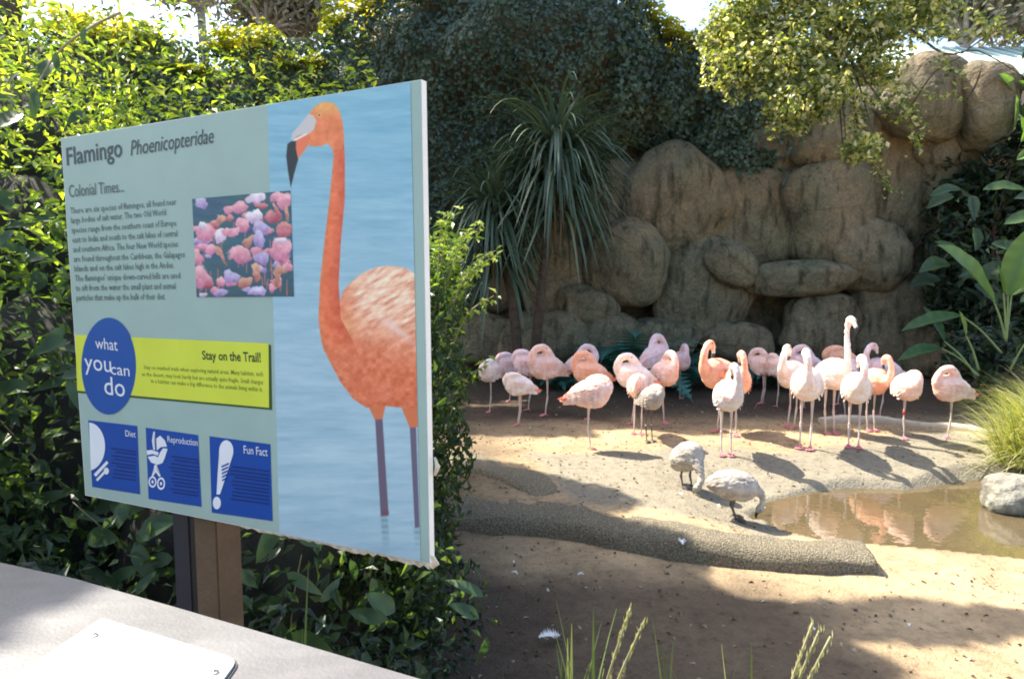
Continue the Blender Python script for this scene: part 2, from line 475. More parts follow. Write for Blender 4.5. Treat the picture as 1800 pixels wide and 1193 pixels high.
mg, mnt, mbs = new_mat('gritty_edging')
mtc, mno, mcr = noise_ramp(mnt, 75, [(0.34, (.04, .034, .022)), (0.5, (.19, .16, .105)), (0.68, (.44, .37, .25))], 6, .8)
mnt.links.new(mcr.outputs[0], mbs.inputs['Base Color']); mbs.inputs['Roughness'].default_value = .95
bump(mnt, mbs, 90, 1.0, .03, mtc, 6)
M['grit'] = mg
lp = [(760, 905), (860, 915), (960, 922), (1040, 935), (1110, 950), (1190, 963), (1300, 976), (1420, 985), (1522, 989)]
pts = [atz(a, b - 22, -.06) for a, b in lp]
pts = [Vector((p.x, p.y, -.16)) for p in pts]
edge_roll('pool_edging', pts, [.56, .54, .50, .47, .46, .45, .44, .43, .40], [.15, .15, .155, .155, .155, .155, .15, .145, .135], mg, label='long gritty rolled edging along the near side of the pool, ending square', category='pool edging')
lp = [(740, 806), (800, 822), (860, 836), (920, 856), (975, 884)]
pts = [atz(a, b, -.1) for a, b in lp]
pts = [Vector((p.x, p.y, -.10)) for p in pts]
edge_roll('pool_edging', pts, [.6, .6, .55, .5, .4], [.14, .14, .13, .12, .08], mg, label='short dark rolled edging branching off towards the hedge', category='pool edging')
# low concrete kerb behind the birds, right
kp = [G(a, b) for a, b in ((1440, 742), (1500, 741), (1560, 743), (1620, 748), (1690, 756), (1800, 772))]
edge_roll('concrete_kerb', kp, [.10] * 6, [.07] * 6, simple('kerb_concrete', (.48, .44, .36), (.38, .34, .27), 8, .9, 40, .4), 6,
          label='low pale concrete kerb behind the flamingos at right', category='kerb')

# ------------------------------------------------------------ foliage builders
def leaves_mesh(name, P, N, size, aspect=.45, fold=.15, droop=.1, rnd=None, quad=False, up=None, updir=None):
    """one folded leaf per point: P base points, N facing normals, arrays"""
    n = len(P)
    P = np.asarray(P, float); N = np.asarray(N, float)
    N = N / (np.linalg.norm(N, axis=1, keepdims=True) + 1e-9)
    if updir is None:
        D = rng.normal(size=(n, 3))
    else:
        D = np.asarray(updir, float) + rng.normal(size=(n, 3)) * .45
    D = D - N * (D * N).sum(1, keepdims=True); D /= np.linalg.norm(D, axis=1, keepdims=True) + 1e-9
    Sd = np.cross(D, N)
    s = np.asarray(size, float) * np.ones(n)
    w = aspect * .5 * s
    base = P - D * (s * .5)[:, None]
    mid = P + N * (-fold * s * .3)[:, None]
    lf = P - D * (s * .08)[:, None] - Sd * w[:, None] + N * (fold * s * .4)[:, None]
    rt = P - D * (s * .08)[:, None] + Sd * w[:, None] + N * (fold * s * .4)[:, None]
    tip = P + D * (s * .5)[:, None] - N * (droop * s)[:, None]
    if rnd is None: rnd = rng.random(n)
    if quad:
        V = np.stack([base, lf, tip, rt], 1).reshape(-1, 3)
        i = np.arange(n)[:, None] * 4
        Fc = np.concatenate([i + [0, 1, 2], i + [0, 2, 3]], 0)
        return np_mesh(name, V, Fc, False, {'rnd': np.repeat(rnd, 4)})
    V = np.stack([base, lf, mid, rt, tip], 1).reshape(-1, 3)
    i = np.arange(n)[:, None] * 5
    Fc = np.concatenate([i + [0, 2, 1], i + [0, 3, 2], i + [1, 2, 4], i + [2, 3, 4]], 0)
    return np_mesh(name, V, Fc, False, {'rnd': np.repeat(rnd, 5)})

def blob_points(blobs, n, shell=.35, zmin=0.02):
    """points in a union of ellipsoids, thick outer shell; returns P, outward N, blob-relative height"""
    B = [(np.array(c, float), np.array(r, float)) for c, r in blobs]
    wts = np.array([r[0] * r[2] + r[1] * r[2] + r[0] * r[1] for c, r in B]); wts /= wts.sum()
    out_p, out_n = [], []
    for (c, r), w in zip(B, wts):
        k = int(n * w) + 1
        d = rng.normal(size=(k, 3)); d /= np.linalg.norm(d, axis=1, keepdims=True)
        rad = 1 - shell * rng.random(k) ** 1.6
        lump = 1 + .16 * (np.sin(d[:, 0] * 7 + c[0] * 5) + np.sin(d[:, 1] * 8 + c[1] * 3) + np.sin(d[:, 2] * 9 + c[2] * 4)) * .7
        p = c + d * r * (rad * lump)[:, None]
        nn = d / r; nn /= np.linalg.norm(nn, axis=1, keepdims=True)
        keep = p[:, 2] > zmin
        out_p.append(p[keep]); out_n.append(nn[keep])
    P = np.concatenate(out_p); N = np.concatenate(out_n)
    return P, N

def cull_inside(P, blobs, f=.62):
    keep = np.ones(len(P), bool)
    for c, r in blobs:
        q = (P - np.array(c)) / np.array(r)
        keep &= (q ** 2).sum(1) > f * f
    return keep

def branches(name, segs, m, parent, n=5, **props):
    bm = bmesh.new()
    for pts, r0, r1 in segs:
        pp = smooth_path([tuple(p) for p in pts], 4)
        k = len(pp)
        loft(bm, [Vector(p) for p in pp], [r0 + (r1 - r0) * i / (k - 1) for i in range(k)], n)
    return bm_obj(name, bm, m, parent, True, **props)

# ------------------------------------------------------------ cliff and boulders
def cliff_top(x):
    xs = [-14, -9, -6, -4.6, -3.3, -2.3, -1.4, 0, 1.4, 2.0, 2.5, 3.1, 3.6, 4.4, 5.2, 6.4, 7.4, 8.2, 9.2, 10.5, 16]
    zs = [6.6, 6.0, 5.6, 5.5, 5.75, 6.3, 6.9, 7.1, 6.8, 6.15, 5.65, 5.6, 6.0, 6.4, 5.8, 5.3, 5.1, 5.0, 4.7, 4.6, 5.0]
    return np.interp(x, xs, zs)
def cliff_y(x, z):
    x = np.asarray(x, float); z = np.asarray(z, float)
    y = 12.45 + .10 * z + (fbm(x * .55, z * .55, 41) - .5) * 1.5 + (fbm(x * 2.1, z * 2.1, 44) - .5) * .4
    y = y - 1.0 * np.exp(-((x - .3) / 2.2) ** 2) * sstep(3.2, 5.5, z)       # ivy mound bulges forward
    y = y + 1.6 * sstep(7.6, 8.6, x) * (1 - sstep(3.4, 4.6, z) * .5)      # recess behind the big-leaved plants
    return y
cx = np.linspace(-15, 17, 190); tt = np.linspace(0, 1, 60)
CX, CT = np.meshgrid(cx, tt)
top = cliff_top(CX) + (fbm(CX * 2, CX * 0, 3) - .5) * .3
CZ = -.4 + (top + .4) * CT
CY = cliff_y(CX, CZ)
CY = CY + .35 * sstep(.9, 1, CT)
back = np.linspace(0, 1, 8)[1:, None]
BX = np.repeat(cx[None], 7, 0); BY = CY[-1][None] + back * 5; BZ = CZ[-1][None] - back ** 2 * 7.6
CX = np.concatenate([CX, BX]); CY = np.concatenate([CY, BY]); CZ = np.concatenate([CZ, BZ])
ny, nx = CX.shape
idx = np.arange(ny * nx).reshape(ny, nx)
faces = np.stack([idx[:-1, :-1], idx[:-1, 1:], idx[1:, 1:], idx[1:, :-1]], -1).reshape(-1, 4)
rockwall = empty('rock_wall', (3, 12.5, 0), label='tall brown artificial rock wall of rounded boulders behind the birds', category='rock wall')
cf = link('cliff_face', np_mesh('cliff_face', np.stack([CX, CY, CZ], -1).reshape(-1, 3) - np.array([3, 12.5, 0]), faces, True), M['cliff'], rockwall)

def boulder(px, py, hw, hh, Y, dep=None, rot=0, e=2.4, top=0, amp=.10, flat=0):
    c = at(px, py, Y)
    k = Y / F
    rx, rz = hw * k, hh * k
    ry = (dep or min(rx, rz) * .8) * .72; rx *= 1.07; rz *= 1.07
    bm = bmesh.new()
    bmesh.ops.create_icosphere(bm, subdivisions=4, radius=1)
    sd = px * .013 + py * .027
    rm = Matrix.Rotation(R(rot), 4, 'Y')
    for v in bm.verts:
        d = v.co.normalized()
        k2 = (abs(d.x) ** e + abs(d.y) ** e + abs(d.z) ** e) ** (-1 / e)
        q = d * k2
        n1 = mn.noise(q * 1.1 + Vector((sd, sd * 2, 0))) * 2.0 + mn.noise(q * 2.6 + Vector((0, sd, sd))) * .75 + mn.noise(q * 7 + Vector((sd, 0, 3))) * .22 + mn.noise(q * 16 + Vector((sd, 5, 3))) * .09
        q *= 1 + amp * n1
        w = 1 - top * q.z
        v.co = rm @ Vector((q.x * rx * w, q.y * ry, q.z * rz))
        v.co += c - Vector((3, 12.5, 0))
    return bm_obj('boulder', bm, M['rock'], rockwall, True)

BL = [ # px, py, half w, half h, depth Y, thickness, rot, exponent, taper
 (1185, 350, 82, 84, 12.3, .75, -18, 2.6, .1), (1100, 461, 69, 72, 11.9, .7, 8, 2.3, .05), (1238, 512, 84, 90, 12.2, .6, 18, 2.5, -.12),
 (1286, 468, 44, 36, 11.75, .45, 28, 2.2, 0), (1318, 382, 76, 92, 12.5, .6, -8, 2.8, 0), (1407, 489, 86, 30, 11.8, .45, -2, 2.7, .0),
 (1455, 372, 76, 88, 12.2, .7, -14, 2.7, .0), (1525, 452, 66, 58, 12.0, .65, 15, 2.5, 0), (1566, 318, 54, 108, 12.5, .6, -5, 3, 0),
 (1628, 178, 70, 62, 11.9, .8, 10, 2.5, .0), (1731, 186, 46, 72, 11.6, .7, 2, 2.3, -.28), (1662, 258, 54, 38, 12.2, .6, 0, 4, 0),
 (1655, 322, 44, 42, 12.3, .6, 0, 5, 0), (1560, 568, 78, 86, 12.2, .6, 0, 2.8, .1), (1440, 572, 62, 58, 12.0, .55, 4, 2.6, .1),
 (978, 500, 60, 82, 12.2, .6, -20, 2.5, 0), (1033, 540, 50, 34, 11.8, .5, 12, 2.4, 0), (1082, 366, 50, 72, 12.7, .5, 8, 2.8, 0),
 (858, 596, 72, 44, 12.0, .6, 8, 2.6, 0), (958, 596, 74, 48, 11.7, .55, -4, 2.6, .1), (1062, 596, 60, 46, 11.8, .5, 0, 2.6, 0), (1160, 600, 62, 40, 11.9, .5, 0, 2.6, 0),
 (1462, 240, 74, 66, 12.3, .65, 8, 2.7, 0), (1370, 262, 56, 60, 12.6, .5, 0, 2.6, 0), (1545, 215, 46, 60, 12.5, .6, 0, 2.8, 0), (1640, 400, 52, 60, 12.9, .5, 6, 2.8, 0),
 (1635, 492, 50, 70, 12.6, .5, 0, 2.8, 0), (1290, 600, 58, 34, 12.0, .5, 0, 2.6, 0), (885, 470, 62, 76, 12.6, .5, 0, 2.6, 0), (1660, 620, 60, 44, 12.2, .5, 0, 2.6, 0),
 (1260, 330, 44, 58, 12.75, .45, 10, 2.6, 0), (1392, 398, 34, 70, 12.75, .4, -6, 2.6, 0),
]
for b in BL:
    boulder(*b)
mrk = boulder(1792, 874, 58, 37, 5.9, .28, 8, 2.6, .1)
mrk.name = 'pale_rock'; mrk.parent = None; mrk['label'] = 'pale grey rock lying on the right bank of the pond'; mrk['category'] = 'rock'
mrk.data.materials.clear(); mrk.data.materials.append(M['greyrock']); mrk.location = (3, 12.5, 0)

# ------------------------------------------------------------ ivy curtain on the cliff
def ivy_patch(name, n, region_px, size, m, label, cat, off=.12, seed=0, parent=None, density=None, kind='stuff', ymax=15):
    """leaves standing on the cliff surface wherever it is overgrown"""
    xs0, xs1 = -13, 13
    X = rng.uniform(xs0, xs1, n); T = rng.uniform(0, 1, n)
    Z = T * (cliff_top(X) + .15)
    Y = cliff_y(X, Z)
    # pixel of the surface point, to know which stretch of the wall is overgrown
    cy, sy = math.cos(PITCH), math.sin(PITCH)
    zc = Y * cy - (Z - CAMZ) * sy
    yc = Y * sy + (Z - CAMZ) * cy
    px = 900 + F * X / zc; py = 596.5 - F * yc / zc
    jit = (fbm(X * 1.7, Z * 1.7, 77) - .5) * 90
    k = inpoly(px, py + jit, region_px)
    X, Y, Z = X[k], Y[k], Z[k]
    lump = fbm(X * 1.5, Z * 1.5, 61) * .55 + fbm(X * 5, Z * 5, 62) * .22
    if density is not None:
        kk = rng.random(len(X)) < density(X, Z); X, Y, Z, lump = X[kk], Y[kk], Z[kk], lump[kk]
    e = .05
    nx_ = (cliff_y(X + e, Z) - cliff_y(X - e, Z)) / (2 * e); nz_ = (cliff_y(X, Z + e) - cliff_y(X, Z - e)) / (2 * e)
    N = np.stack([nx_, -np.ones(len(X)), nz_ * .6 + .35], 1) + rng.normal(size=(len(X), 3)) * .55
    Pp = np.stack([X, Y - lump - rng.random(len(X)) * off, Z], 1)
    hd = np.clip(.42 * rng.random(len(X)) + .5 * vn(X * 2.2, Z * 2.2, 14) + .12 * rng.random(len(X)) ** 6, 0, 1)
    return leaves_mesh(name, Pp, N, rng.uniform(.75, 1.3, len(X)) * size, .8, .2, .15, hd, quad=True)
ivy_region = [(-400, -400), (1290, -400), (1310, 60), (1350, 180), (1420, 300), (1370, 345), (1330, 330), (1250, 310), (1200, 300), (1150, 265), (1100, 265), (1060, 320), (1000, 345), (900, 420), (860, 560), (800, 640), (-400, 700)]
ivy = empty('ivy', (0, 12, 0), label='dark green ivy covering the cliff from the sign to the rock wall', category='ivy')
me = ivy_patch('ivy_leaves', 125000, ivy_region, .085, M['ivy'], '', '')
me2 = ivy_patch('ivy_drape', 60000, [(1070, -60), (1500, -60), (1500, 190), (1455, 250), (1415, 320), (1375, 365), (1340, 330), (1310, 345), (1255, 300), (1200, 285), (1140, 245), (1070, 240)], .085, M['ivy'], '', '', off=.75,
                density=lambda X, Z: sstep(.25, .5, fbm(X * 2.6, Z * .7, 91)))
o2 = link('hanging_ivy', me2, M['ivy'], None, kind='stuff'); o2.parent = ivy; o2.matrix_parent_inverse = Matrix.Translation((0, -12, 0))
o = link('ivy_leaves', me, M['ivy'], None, kind='stuff'); o.parent = ivy; o.matrix_parent_inverse = Matrix.Translation((0, -12, 0))
# sunlit creeper growing along the crest
def crest(n, x0, x1, rise, size, dens=None):
    X = rng.uniform(x0, x1, n)
    t = rng.random(n)
    top = cliff_top(X)
    Yb = cliff_y(X, top) + .35
    lump = fbm(X * 1.3, X * 0 + 3, 8)
    gap = vn(X * 1.1, X * 0 + 9, 19)
    Z = top + (rng.random(n) ** 1.3) * rise * (.3 + 1.3 * lump) * (gap > .35) - .35 * (gap <= .35)
    Y = Yb + (t - .75) * 1.5
    N = np.stack([rng.normal(size=n) * .6, -np.ones(n) * .4 + rng.normal(size=n) * .4, np.ones(n) * .8], 1)
    return leaves_mesh('creeper_leaves', np.stack([X, Y, Z], 1), N, rng.uniform(.7, 1.4, n) * size, .6, .2, .15, np.clip(rng.random(n) * .7 + .3 * vn(X * 3, Z * 3, 4) - .25 * (gap <= .5), 0, 1))
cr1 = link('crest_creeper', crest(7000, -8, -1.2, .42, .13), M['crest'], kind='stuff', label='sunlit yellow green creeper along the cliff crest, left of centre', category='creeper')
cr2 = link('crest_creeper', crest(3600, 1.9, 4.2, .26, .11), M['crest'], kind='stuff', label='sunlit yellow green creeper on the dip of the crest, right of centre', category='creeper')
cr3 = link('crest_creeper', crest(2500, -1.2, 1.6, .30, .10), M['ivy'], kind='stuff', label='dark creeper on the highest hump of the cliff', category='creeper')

# ------------------------------------------------------------ left hedge
hedge_blobs = [((-3.55, 3.4, 1.7), (.95, 1.0, 1.75)), ((-2.75, 3.9, 1.35), (1.1, .95, 1.75)), ((-3.9, 5.2, 2.1), (1.4, 1.2, 2.1)),
               ((-2.2, 3.2, .9), (.8, .75, 1.35)), ((-1.8, 4.4, 1.25), (1.2, .9, 1.8)), ((-1.2, 4.6, 1.1), (.8, .9, 1.85)), ((-1.2, 5.7, 1.2), (.5, .7, 1.95)),
               ((-.95, 4.2, .95), (.4, .7, 1.75)), ((-2.4, 5.8, 1.6), (1.6, 1.3, 1.9)), ((-1.2, 2.9, .55), (.9, .5, .85)), ((-2.3, 2.5, .7), (.6, .45, 1.2)),
               ((-4.2, 3.0, 1.6), (.9, 1.0, 1.9)), ((-2.15, 2.35, 1.3), (.35, .35, 1.0))]
hedge = empty('hedge', (-2, 4, 0), label='tall leafy hedge behind the sign, dark below and sunlit on top', category='hedge')
HP, HN = blob_points(hedge_blobs, 82000, .42)
k = cull_inside(HP, hedge_blobs, .6) & (HP[:, 1] > 1.75)
HP, HN = HP[k], HN[k]
hr = np.clip(rng.random(len(HP)) * .5 + .52 * sstep(1.5, 2.5, HP[:, 2]) * rng.random(len(HP)) ** .4 + .15 * vn(HP[:, 0] * 3, HP[:, 2] * 3, 5), 0, 1)  # upper leaves paler: new growth, plus sunlight painted into the colour
HN2 = HN + rng.normal(size=HN.shape) * .6 + np.array([0, -.2, .4])
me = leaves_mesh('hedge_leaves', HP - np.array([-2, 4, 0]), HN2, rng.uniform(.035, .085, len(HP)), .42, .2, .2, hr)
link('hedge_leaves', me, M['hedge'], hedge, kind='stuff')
# a dark core keeps daylight from leaking through
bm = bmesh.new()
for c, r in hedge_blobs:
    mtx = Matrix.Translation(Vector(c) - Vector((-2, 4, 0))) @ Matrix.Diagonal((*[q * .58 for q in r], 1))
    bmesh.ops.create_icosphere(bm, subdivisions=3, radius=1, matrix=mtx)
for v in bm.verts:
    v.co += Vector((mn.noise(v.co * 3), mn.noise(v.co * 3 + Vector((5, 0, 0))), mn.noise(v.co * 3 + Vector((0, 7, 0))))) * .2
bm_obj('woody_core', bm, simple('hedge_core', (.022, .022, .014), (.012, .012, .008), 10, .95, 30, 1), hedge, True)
segs = []
for i in range(90):
    c, r = random.choice(hedge_blobs)
    a = random.uniform(0, 6.28)
    b = Vector((c[0] + .5 * r[0] * math.cos(a), c[1] - .6 * r[1] * abs(math.sin(a)), random.uniform(0, c[2])))
    e = b + Vector((random.uniform(-.3, .3), random.uniform(-.45, -.05), random.uniform(.3, .9)))
    segs.append(([b - Vector((-2, 4, 0)), (b + e) / 2 + Vector((random.uniform(-.1, .1), 0, .05)) - Vector((-2, 4, 0)), e - Vector((-2, 4, 0))], .006, .002))
branches('stem', segs, M['twig'], hedge, 4, kind='stuff')
# long arching shoot with single leaves, top left
shoot = [at(212, 22, 2.9), at(165, 45, 2.85), at(120, 75, 2.8), at(85, 115, 2.8), at(66, 150, 2.8)]
hz = Vector((-2, 4, 0))
branches('arching_shoot', [([p - hz for p in shoot], .006, .003)], M['twig'], hedge, 5)
# broad leaves one can pick apart
def leaf_shape(name, L, Wd, droop=.25, fold=.12, n=7, wave=.0):
    V, Fc, rr = [], [], []
    for i in range(n):
        t = i / (n - 1)
        w = Wd * .5 * (math.sin(math.pi * min(1, t ** .8)) ** .8 if 0 < t < 1 else 0.02)
        z = -droop * L * t * t
        zz = fold * w * 2 + wave * math.sin(t * 22) * Wd
        V += [(-w, t * L, z + zz), (0, t * L, z), (w, t * L, z + zz * .9)]
        rr += [.5 + .3 * math.sin(t * 9)] * 3
    for i in range(n - 1):
        a = i * 3
        Fc += [(a, a + 1, a + 4, a + 3), (a + 1, a + 2, a + 5, a + 4)]
    return np_mesh(name, V, Fc, True, {'rnd': np.array(rr)})
bl = [leaf_shape('leaf', .13, .05, .25), leaf_shape('leaf', .10, .045, .45), leaf_shape('leaf', .16, .05, .55), leaf_shape('leaf', .12, .065, .1)]
for b in bl: b.materials.append(M['hedge_big'])
def orient(o, nrm, direction):
    nrm = Vector(nrm).normalized(); y = Vector(direction); y = (y - nrm * y.dot(nrm)).normalized()
    x = y.cross(nrm)
    o.rotation_euler = Matrix((x, y, nrm)).transposed().to_euler()
sel = np.where((HP[:, 1] < 3.6) & (HN[:, 1] < -.2))[0]
rng.shuffle(sel)
cnt = 0
for i in sel:
    p, n_ = HP[i], HN[i]
    if cnt >= 240: break
    if p[0] / p[1] > .0 or p[0] / p[1] < -.8: continue
    o = link('leaf', random.choice(bl), None, hedge)
    o.location = Vector(p) + Vector(n_) * .04 - hz
    d = Vector((random.uniform(-1, 1), random.uniform(-.7, .1), random.uniform(-1, .6)))
    orient(o, Vector(n_) + Vector((random.uniform(-.5, .5), -.4, random.uniform(0, 1.0))), d)
    s = random.uniform(.7, 1.35); o.scale = (s, s, s)
    cnt += 1
for (a, b, sc) in ((66, 158, .9), (97, 92, .6), (150, 48, .5), (60, 150, .5)):
    o = link('leaf', bl[0], None, hedge); o.location = at(a, b, 2.79) - hz
    orient(o, (0, -1, .2), (random.uniform(-.3, .3), 0, -1)); o.scale = (sc, sc, sc)

# the bush tip that pokes out right of the sign, sunlight put into its paler tip leaves
tip_blobs = [((-.42, 3.35, 1.15), (.25, .33, .60)), ((-.50, 3.3, .55), (.24, .33, .6)), ((-.36, 3.5, 1.75), (.17, .25, .25))]
bush = empty('leafy_bush', (-.4, 3.3, 0), label='leafy bush poking out beside the right edge of the sign with sunlit tips', category='bush')
TP, TN = blob_points(tip_blobs, 5200, .6)
tr_ = np.clip(rng.random(len(TP)) * .4 + .3 * sstep(1.5, 1.9, TP[:, 2]), 0, 1)
link('bush_leaves', leaves_mesh('bush_leaves', TP - np.array([-.4, 3.3, 0]), TN + rng.normal(size=TN.shape) * .7, rng.uniform(.035, .075, len(TP)), .4, .2, .2, tr_), M['hedge'], bush, kind='stuff')
segs = []
sp, sn = [], []
for (a, b, Y) in ((872, 440, 3.2), (850, 395, 3.25), (800, 372, 3.25), (862, 455, 3.3), (820, 410, 3.3), (783, 375, 3.2), (846, 470, 3.2), (868, 520, 3.35), (856, 640, 3.3)):
    e = at(a, b, Y); b0 = Vector((-.36, 3.35, e.z - .45))
    md = (e + b0) / 2 + Vector((0, 0, .12))
    o3 = Vector((-.4, 3.3, 0))
    segs.append(([b0 - o3, md - o3, e - o3], .004, .0015))
    for t in np.linspace(.35, 1, 14):
        q = b0.lerp(md, t * 2) if t < .5 else md.lerp(e, t * 2 - 1)
        for s_ in (0, 1):
            sp.append(tuple(q + Vector((random.uniform(-.03, .03), random.uniform(-.03, .03), random.uniform(-.02, .03))) - o3)); sn.append((random.uniform(-.6, .6), -.5, .8))
branches('stem', segs, M['twig'], bush, 4, kind='stuff')
link('sprig_leaves', leaves_mesh('sprig_leaves', sp, sn, rng.uniform(.035, .06, len(sp)), .4, .2, .2, rng.uniform(.6, .92, len(sp))), M['hedge'], bush, kind='stuff')

# undergrowth below the sign and along the foot of the hedge
ub = [((-1.25, 2.35, .3), (.75, .35, .5)), ((-.75, 2.5, .12), (.5, .35, .38)), ((-.5, 2.8, .02), (.3, .4, .22)), ((-1.9, 2.2, .5), (.6, .4, .6)), ((-.5, 3.6, .05), (.35, .6, .3)),
      ((-.75, 1.95, .12), (.35, .3, .3))]
und = empty('undergrowth', (-.8, 2.4, 0), label='low dark undergrowth beneath the sign beside the rail', category='shrub')
UP, UN = blob_points(ub, 7500, .8, -.1)
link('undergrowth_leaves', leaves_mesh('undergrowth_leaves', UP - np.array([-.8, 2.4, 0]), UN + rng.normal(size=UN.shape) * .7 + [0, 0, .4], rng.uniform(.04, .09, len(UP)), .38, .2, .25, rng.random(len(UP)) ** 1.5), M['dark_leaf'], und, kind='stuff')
sel = np.where(UN[:, 2] > .1)[0]; rng.shuffle(sel)
for i in sel[:70]:
    o = link('leaf', random.choice(bl), None, und)
    o.location = Vector(UP[i]) + Vector(UN[i]) * .05 - Vector((-.8, 2.4, 0))
    orient(o, Vector(UN[i]) + Vector((0, -.6, .8)), (random.uniform(-1, 1), random.uniform(-1, .3), random.uniform(-.6, .8)))
    s = random.uniform(.5, 1.1); o.scale = (s, s, s)

# ------------------------------------------------------------ added shade trees / shrub top right
def crown_tree(name, base, trunk_top, blobs, nleaf, size, lm, bm_, label, cat, trunk_r=.12, extra=None, aspect=.45, nb=26, shell=.75, rn=None, kindleaf='foliage'):
    b = Vector(base)
    t = empty(name, b, label=label, category=cat)
    segs = []
    if trunk_top is not None:
        tt_ = Vector(trunk_top)
        segs.append(([Vector((0, 0, -.3)), (tt_ - b) * .5 + Vector((.12, .05, 0)), tt_ - b], trunk_r, trunk_r * .55))
        for i in range(nb):
            c, r = blobs[i % len(blobs)]
            d = Vector((random.gauss(0, 1), random.gauss(0, 1), random.gauss(0, 1))).normalized()
            e = Vector(c) + Vector((d.x * r[0], d.y * r[1], d.z * r[2])) * .85
            segs.append(([tt_ - b, (tt_ + e) / 2 - b + Vector((0, 0, .15)), e - b], trunk_r * .4, trunk_r * .06))
    branches('trunk', segs, bm_, t, 6)
    P, N = blob_points(blobs, nleaf, shell)
    if extra is not None:
        P = np.concatenate([P, extra]); N = np.concatenate([N, np.tile([0, -.5, .8], (len(extra), 1))])
    r_ = rng.random(len(P)) if rn is None else rn(P)
    link(kindleaf, leaves_mesh(kindleaf, P - np.array(b), N * .5 + rng.normal(size=N.shape) * .6 + [0, 0, .4], rng.uniform(.7, 1.3, len(P)) * size, aspect, .2, .2, r_), lm, t, kind='stuff')
    return t

shr_blobs = []
for (a, b, Y, hw, hh) in ((1330, 40, 9.9, 75, 70), (1300, 120, 9.6, 62, 55), (1390, 110, 9.4, 80, 70), (1470, 60, 9.6, 80, 75), (1400, -40, 9.8, 150, 70), (1540, 50, 9.6, 70, 60), (1440, 165, 9.3, 60, 42),
                         (1385, 190, 9.2, 38, 36), (1540, 120, 9.5, 48, 28), (1620, 20, 9.7, 55, 50), (1580, -50, 9.8, 120, 60), (1510, 262, 9.2, 34, 26), (1270, 60, 9.9, 40, 50)):
    c = at(a, b, Y); shr_blobs.append((tuple(c), (hw * Y / F, .4, hh * Y / F)))
ext = []
for (a0, b0, a1, b1, n_) in ((1500, 170, 1512, 250, 60), (1520, 250, 1568, 340, 46), (1560, 130, 1620, 230, 70), (1600, 160, 1700, 170, 30), (1440, 190, 1400, 235, 60), (1620, 60, 1740, 60, 90), (1640, 100, 1690, 130, 40),
                             (1700, 20, 1790, 70, 60), (1340, 160, 1375, 240, 60), (1480, 150, 1590, 205, 70), (1610, 205, 1615, 260, 22)):
    for i in range(n_ * 2):
        t = random.random()
        p = at(a0 + (a1 - a0) * t + random.gauss(0, 9), b0 + (b1 - b0) * t + random.gauss(0, 8), 9.3 + random.uniform(-.15, .15)); ext.append(tuple(p))
shrub = crown_tree('overhanging_shrub', (4.9, 12.9, 4.5), (4.4, 10.2, 5.3), shr_blobs, 19000, .078, M['shrub'], M['bark'],
           'big sunlit shrub with pale leaves spilling over the top of the rock wall', 'shrub', .07, np.array(ext), .6, 40, .9)
tw = []
B4 = Vector((4.9, 12.9, 4.5))
for (q) in (((1600, 50), (1660, 95), (1720, 90), (1800, 135)), ((1560, 190), (1590, 200), (1640, 130), (1690, 100)), ((1800, 20), (1740, 60), (1690, 95)), ((1500, 170), (1510, 230), (1540, 300), (1566, 335)),
            ((1700, 175), (1715, 150), (1725, 120)), ((1450, 60), (1500, 110), (1560, 190), (1615, 215))):
    tw.append(([at(a, b, 9.4) - B4 for a, b in q], .018, .006))
branches('twig', tw, M['bark'], shrub, 5)

# unseen tree added above the view to shade the near ground and counter
crown_tree('near_shade_crown', (-5.8, 7.2, 0), (-4.7, 7.3, 6.6), [((-3.45, 6.35, 6.9), (.5, .75, .4)), ((-2.5, 6.85, 6.9), (.9, .2, .22)), ((-4.7, 8.4, 6.9), (.85, .9, .5)), ((-5.12, 3.7, 6.9), (.62, .6, .4)), ((-4.05, 7.2, 7.0), (.6, .75, .4)), ((-4.75, 7.5, 6.9), (.75, .75, .45))],
           54000, .16, M['hedge'], M['bark'], 'unseen tree added to shade the near ground and counter', 'tree', .16, None, .45, 40, .9)

crown_tree('back_shade_crown', (-3.0, 14.3, 5.8), (-2.4, 13.4, 7.6), [((-5.0, 12.8, 9.5), (1.2, .7, 1.0)), ((-3.5, 12.9, 9.6), (1.2, .7, 1.1)), ((-2.0, 12.9, 9.5), (1.2, .7, 1.0)), ((-.4, 12.9, 9.6), (1.2, .7, 1.1)), ((1.0, 13.1, 9.4), (.9, .6, .9)), ((-6.6, 12.6, 9.5), (1.1, .7, 1.0))],  # added out of view only for its shadow behind the birds
           46000, .22, M['dark_leaf'], M['bark'], 'unseen tree added above the cliff to shade the ground behind the flock', 'tree', .14, None, .45, 40, .9)
# far gum trees and roof beyond the wall
def far_tree(px, py, Y, w, h, label, n_=4500, size=.42):
    c = at(px, py, Y)
    bl_ = []
    for i in range(7):
        bl_.append(((c.x + random.uniform(-w, w) * .6, Y + random.uniform(-w, w) * .4, c.z + random.uniform(-h, h) * .6), (w * .45, w * .45, h * .4)))
    crown_tree('gum_tree', (c.x, Y, 0), (c.x, Y, c.z - h * .6), bl_, n_, size, M['farleaf'], M['palebark'], label, 'tree', .35, None, .3, 24, .95)
far_tree(470, -10, 30, 3.4, 2.6, 'hazy grey gum tree above the hedge at left')
far_tree(350, -60, 34, 3.6, 3.2, 'far grey gum tree highest behind the hedge top')
far_tree(1700, 20, 26, 2.5, 1.9, 'grey brown gum tree above the pale roof at right')
far_tree(1850, -10, 28, 3.0, 2.6, 'gum tree at the far right edge above the roof')
shed = empty('shed', (16, 24, 0), label='pale green roofed shed beyond the rock wall at right', category='shed')
a = at(1560, 138, 22); b = at(1960, 128, 22)
bm = bmesh.new(); zr = a.z
